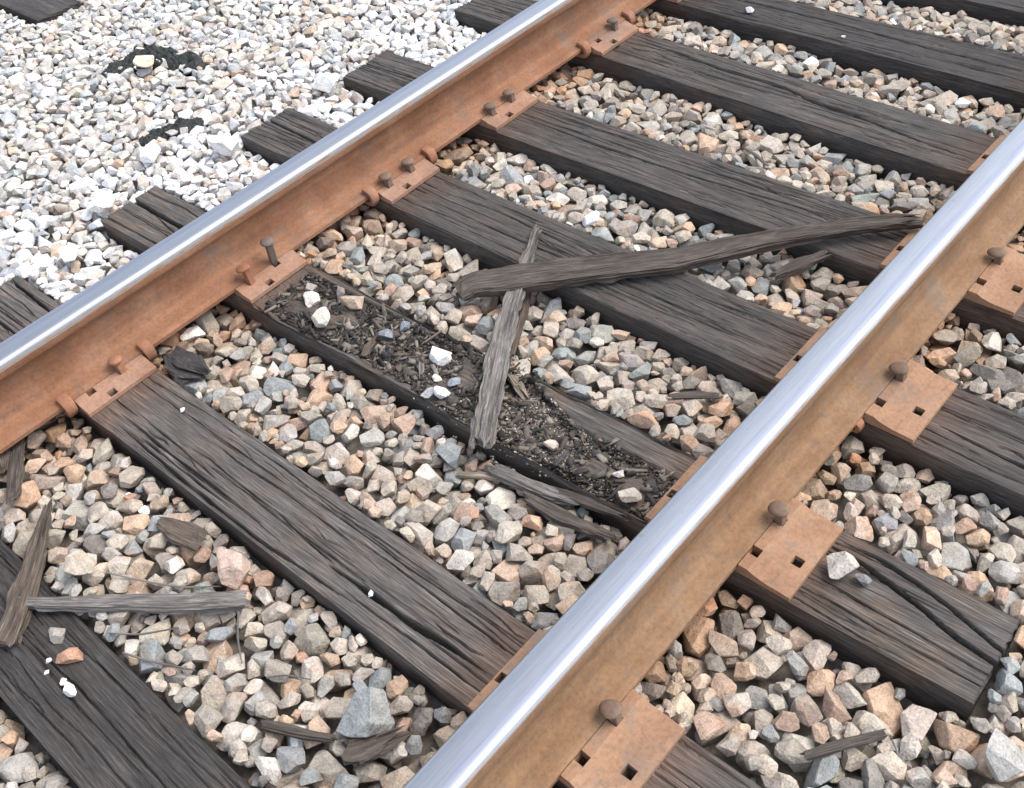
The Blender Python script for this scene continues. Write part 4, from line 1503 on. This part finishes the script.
WHT = (0.76, 0.755, 0.75)
TAN = (0.46, 0.38, 0.30)
LST = [(1.050, 0.415, 0.029, (0.60, 0.56, 0.50), 'large pale stone in the rotten tie near its left plate'),
       (1.092, 0.505, 0.021, (0.66, 0.62, 0.55), 'cream stone in the rotten tie closest to its left plate'),
       (1.142, 0.392, 0.024, (0.44, 0.34, 0.27), 'tan stone at the far rim of the rotten tie'),
       (1.132, 0.073, 0.026, WHT, 'bright white stone in the middle of the rotten tie'),
       (1.040, -0.023, 0.014, WHT, 'small bright white stone in the rotten tie left of the crosswise splinter'),
       (1.075, 0.030, 0.012, (0.62, 0.58, 0.52), 'small cream stone between the two white stones in the rotten tie'),
       (1.110, 0.240, 0.014, (0.24, 0.255, 0.28), 'small blue-grey stone in the crumbs of the rotten tie'),
       (1.160, 0.225, 0.012, (0.21, 0.23, 0.26), 'tiny bluish stone by the far rim of the rotten tie'),
       (1.120, 0.540, 0.014, (0.34, 0.31, 0.28), 'grey pebble in the rotten tie just off its left plate'),
       (1.150, 0.455, 0.013, (0.22, 0.21, 0.20), 'dark pebble beside the far rim of the rotten tie'),
       (1.050, -0.555, 0.018, (0.42, 0.38, 0.33), 'tan stone in the rotten tie beside the right rail'),
       (1.075, -0.33, 0.012, (0.48, 0.46, 0.42), 'small pale chip in the sandy part of the rotten tie'),
       (1.090, -0.50, 0.010, (0.58, 0.56, 0.54), 'small white flake under the slab of the rotten tie'),
       (1.020, 0.000, 0.014, (0.34, 0.34, 0.35), 'flat grey pebble below the small white stone in the rotten tie'),
       (1.088, -0.02, 0.013, (0.25, 0.27, 0.30), 'bluish flat pebble touching the crosswise splinter'),
       (0.930, -0.155, 0.028, (0.27, 0.285, 0.28), 'blue-grey stone against the near rim left of the crosswise splinter foot'),
       (1.733, 0.091, 0.019, (0.78, 0.79, 0.82), 'bright white stone behind the tie under the plank'),
       (2.935, 0.367, 0.016, (0.78, 0.78, 0.79), 'white chip lying on the top right tie'),
       (2.93, 0.02, 0.006, (0.74, 0.74, 0.74), 'tiny white speck on the top right tie'),
       (0.061, 0.004, 0.0105, (0.79, 0.79, 0.80), 'largest white chip on the nearest tie'),
       (0.063, 0.034, 0.006, (0.79, 0.79, 0.80), 'pair-forming white chip beside the largest one on the nearest tie'),
       (0.072, 0.100, 0.0055, (0.76, 0.76, 0.77), 'small white chip left of the reddish stone on the nearest tie'),
       (0.055, 0.080, 0.0045, (0.76, 0.76, 0.77), 'tiny white chip below left of the reddish stone on the nearest tie'),
       (0.102, 0.065, 0.021, (0.40, 0.235, 0.16), 'reddish stone lying on the nearest tie'),
       (0.112, 0.132, 0.015, (0.32, 0.29, 0.26), 'grey stone behind the reddish stone on the nearest tie'),
       (1.144, -0.985, 0.024, (0.42, 0.39, 0.35), 'pale stone wedged in the split end of the rotten tie'),
       (1.140, -1.026, 0.015, (0.20, 0.20, 0.20), 'small dark stone below the pale one in the split tie end'),
       (1.014, 1.392, 0.040, (0.79, 0.79, 0.78), 'large white stone by the end of the second tie left of the rail'),
       (0.818, 1.253, 0.036, (0.79, 0.79, 0.79), 'white stone near the left edge between tie ends'),
       (1.248, 1.467, 0.034, (0.74, 0.74, 0.76), 'large white stone nearest the tie end at mid left'),
       (1.420, 1.300, 0.035, (0.78, 0.78, 0.78), 'white boulder-like stone right of the lower black clump'),
       (1.85, 1.32, 0.038, (0.78, 0.78, 0.77), 'large white stone beside the upper tie end left of the rail'),
       (0.560, -0.30, 0.006, (0.74, 0.74, 0.72), 'tiny white speck on the long cracked tie'),
       (0.640, 0.45, 0.006, (0.74, 0.74, 0.72), 'tiny white speck near the left plate of the long cracked tie'),
       (0.378, -0.490, 0.037, (0.31, 0.32, 0.315), 'large blue-grey stone at the bottom beside the long cracked tie'),
       (0.232, 0.235, 0.036, (0.44, 0.385, 0.315), 'large tan stone above the left end of the level grey splinter'),
       (0.428, -0.022, 0.034, (0.45, 0.34, 0.285), 'pink stone at the end of the level grey splinter'),
       (0.965, -1.365, 0.027, (0.40, 0.385, 0.36), 'large grey stone at the bottom right below the tie end')]
for q, (x, y, R, c, lab) in enumerate(LST):
    loose_stone(x, y, R, c, lab, seed=q)

# ------------------------------------------------------------------ crumbs in the rotten tie
def crumbs(name, n, label, cat, place, size, pal, seed, parent=None):
    r = np.random.default_rng(seed)
    base = np.array([(x, y, z) for x in (-1, 1) for y in (-1, 1) for z in (-1, 1)], float)
    fc = np.array([(0, 1, 3, 2), (4, 6, 7, 5), (0, 4, 5, 1), (2, 3, 7, 6), (0, 2, 6, 4), (1, 5, 7, 3)])
    Vs, Ls, Cs = [], [], []
    off = 0
    for _ in range(n):
        x, y = place(r)
        L, W, T = size(r)
        z = hm_at(x, y, 0.002) + T * 0.6
        q = Quaternion((0, 0, 1), r.uniform(0, 6.283)) @ Quaternion((math.cos(1), math.sin(1), 0), r.normal(0, 0.35))
        V = base * (L / 2, W / 2, T / 2) * r.uniform(0.6, 1.2, (8, 3))
        V = V @ np.array(q.to_matrix()).T + (x, y, z)
        Vs.append(V)
        Ls.append(fc.ravel() + off)
        off += 8
        c = np.array(pal[int(r.integers(len(pal)))]) * r.uniform(0.7, 1.3)
        Cs.append(np.repeat(np.append(c, 1)[None], 8, 0))
    V, Lp, C_ = np.concatenate(Vs), np.concatenate(Ls), np.concatenate(Cs)
    me_ = mesh_fast(name, V, Lp, np.arange(0, len(Lp), 4), np.full(len(Lp) // 4, 4))
    at = me_.color_attributes.new('Col', 'FLOAT_COLOR', 'POINT')
    at.data.foreach_set('color', C_.astype(np.float32).ravel())
    o = link(name, me_, M_CHIP, parent)
    o['kind'] = 'stuff'
    if parent is None:
        tag(o, label, cat)
    return o


def clear_of_stones(x, y):
    i, j = int((x - GX0) / GR), int((y - GY0) / GR)
    return not (LAB[i - 1:i + 2, j - 1:j + 2] == -2).any()


def in_hollow(r):
    while True:
        yl = r.uniform(-0.62, 0.60)
        xl = r.uniform(0.026, 0.200)
        w = TIES[ROT][1]
        if rot_top(np.array([xl]), np.array([yl]))[0] < -0.0145:
            x, y = tie_world(ROT, xl - w / 2, yl)
            if clear_of_stones(x, y):
                return x, y


def in_sand(r):
    while True:
        x, y = tie_world(ROT, r.normal(0.10, 0.045) - 0.106, r.normal(-0.25, 0.13))
        xl, yl = tie_local(ROT, x, y)
        if rot_top(np.array([xl + 0.1065]), np.array([yl]))[0] < -0.017 and clear_of_stones(x, y):
            return x, y


DK = [(0.035, 0.03, 0.026), (0.05, 0.043, 0.037), (0.07, 0.06, 0.052), (0.10, 0.085, 0.073), (0.055, 0.052, 0.052), (0.15, 0.132, 0.115)]
SD = [(0.20, 0.165, 0.13), (0.26, 0.22, 0.18), (0.14, 0.115, 0.09), (0.32, 0.285, 0.25), (0.10, 0.083, 0.07), (0.42, 0.40, 0.37)]
crumbs('wood_crumbs', 4600, 'dark wood crumbs and chips filling the hollow of the rotten tie', 'wood crumbs', in_hollow,
       lambda r: (r.gamma(1.6, 0.0050) + 0.002, r.gamma(2.0, 0.0014) + 0.0015, r.uniform(0.001, 0.004)), DK, 61)
crumbs('bark_flakes', 700, 'larger dark flakes and slivers of rotted wood strewn in the hollow tie', 'wood flakes', in_hollow,
       lambda r: (r.gamma(2.4, 0.010) + 0.006, r.gamma(2.0, 0.0030) + 0.003, r.uniform(0.0015, 0.007)), DK + [(0.17, 0.145, 0.12), (0.11, 0.09, 0.072), (0.22, 0.195, 0.165)], 63)
crumbs('sandy_crumbs', 3600, 'sandy brown crumbs with pale grit right of the crosswise splinter', 'crumbs', in_sand,
       lambda r: (r.uniform(0.002, 0.007), r.uniform(0.002, 0.005), r.uniform(0.001, 0.004)), SD, 62)


def on_gap(r):
    c = int(r.integers(len(ok_i)))
    return gx[ok_i[c]], gy[ok_j[c]]


# ------------------------------------------------------------------ black clumps on the shoulder
def clump(path, hw, hh, label, seed):
    r = np.random.default_rng(seed)
    P0 = np.array(path)
    L = np.concatenate([[0], np.cumsum(np.linalg.norm(np.diff(P0, axis=0), axis=1))])
    nu_, nv_ = 90, 56
    V = []
    for i in range(nu_):
        t = i / (nu_ - 1)
        c = np.array([np.interp(t * L[-1], L, P0[:, a]) for a in range(2)])
        d = np.array([np.interp(min(t + 0.02, 1) * L[-1], L, P0[:, a]) - np.interp(max(t - 0.02, 0) * L[-1], L, P0[:, a]) for a in range(2)])
        d /= np.linalg.norm(d)
        nrm = np.array((-d[1], d[0]))
        prof = math.sqrt(max(0.0, 1 - (2 * t - 1) ** 4)) * (0.6 + 0.5 * float(vnoise(t * 7, 0.3, seed)))
        for j in range(nv_):
            s_ = 2 * j / (nv_ - 1) - 1
            x, y = c + nrm * s_ * hw * (prof + 0.02)
            bump_ = 0.25 + 0.75 * float(vnoise(x / 0.024, y / 0.024, seed + 1)) + 0.55 * float(vnoise(x / 0.008, y / 0.008, seed + 2))
            h = hh * prof * max(0.0, 1 - s_ * s_) ** 0.5 * bump_
            V.append((x, y, h - 0.004))
    V = np.array(V)
    lo = np.percentile([hm_at(x, y, 0.006) for x, y in P0], 60)
    V[:, 2] += lo - 0.009
    org = V.mean(0)
    me_ = grid_mesh('tar_clump', V - org, nu_, nv_)
    o = link('tar_clump', me_, M_TAR, None, org)
    return tag(o, label, 'tar clump', 'black clumps on the pale stones')


clump([(1.490, 2.165), (1.560, 2.150), (1.640, 2.130), (1.690, 2.060), (1.712, 1.960), (1.720, 1.850)], 0.060, 0.036, 'larger black crumbly clump at the upper left, around a cream stone', 91)
clump([(1.285, 1.600), (1.340, 1.595), (1.400, 1.580), (1.500, 1.525)], 0.040, 0.032, 'smaller black crumbly clump beside white stones near the rail', 95)
loose_stone(1.600, 2.020, 0.040, (0.60, 0.52, 0.44), 'cream stone half surrounded by the larger black clump', seed=77)
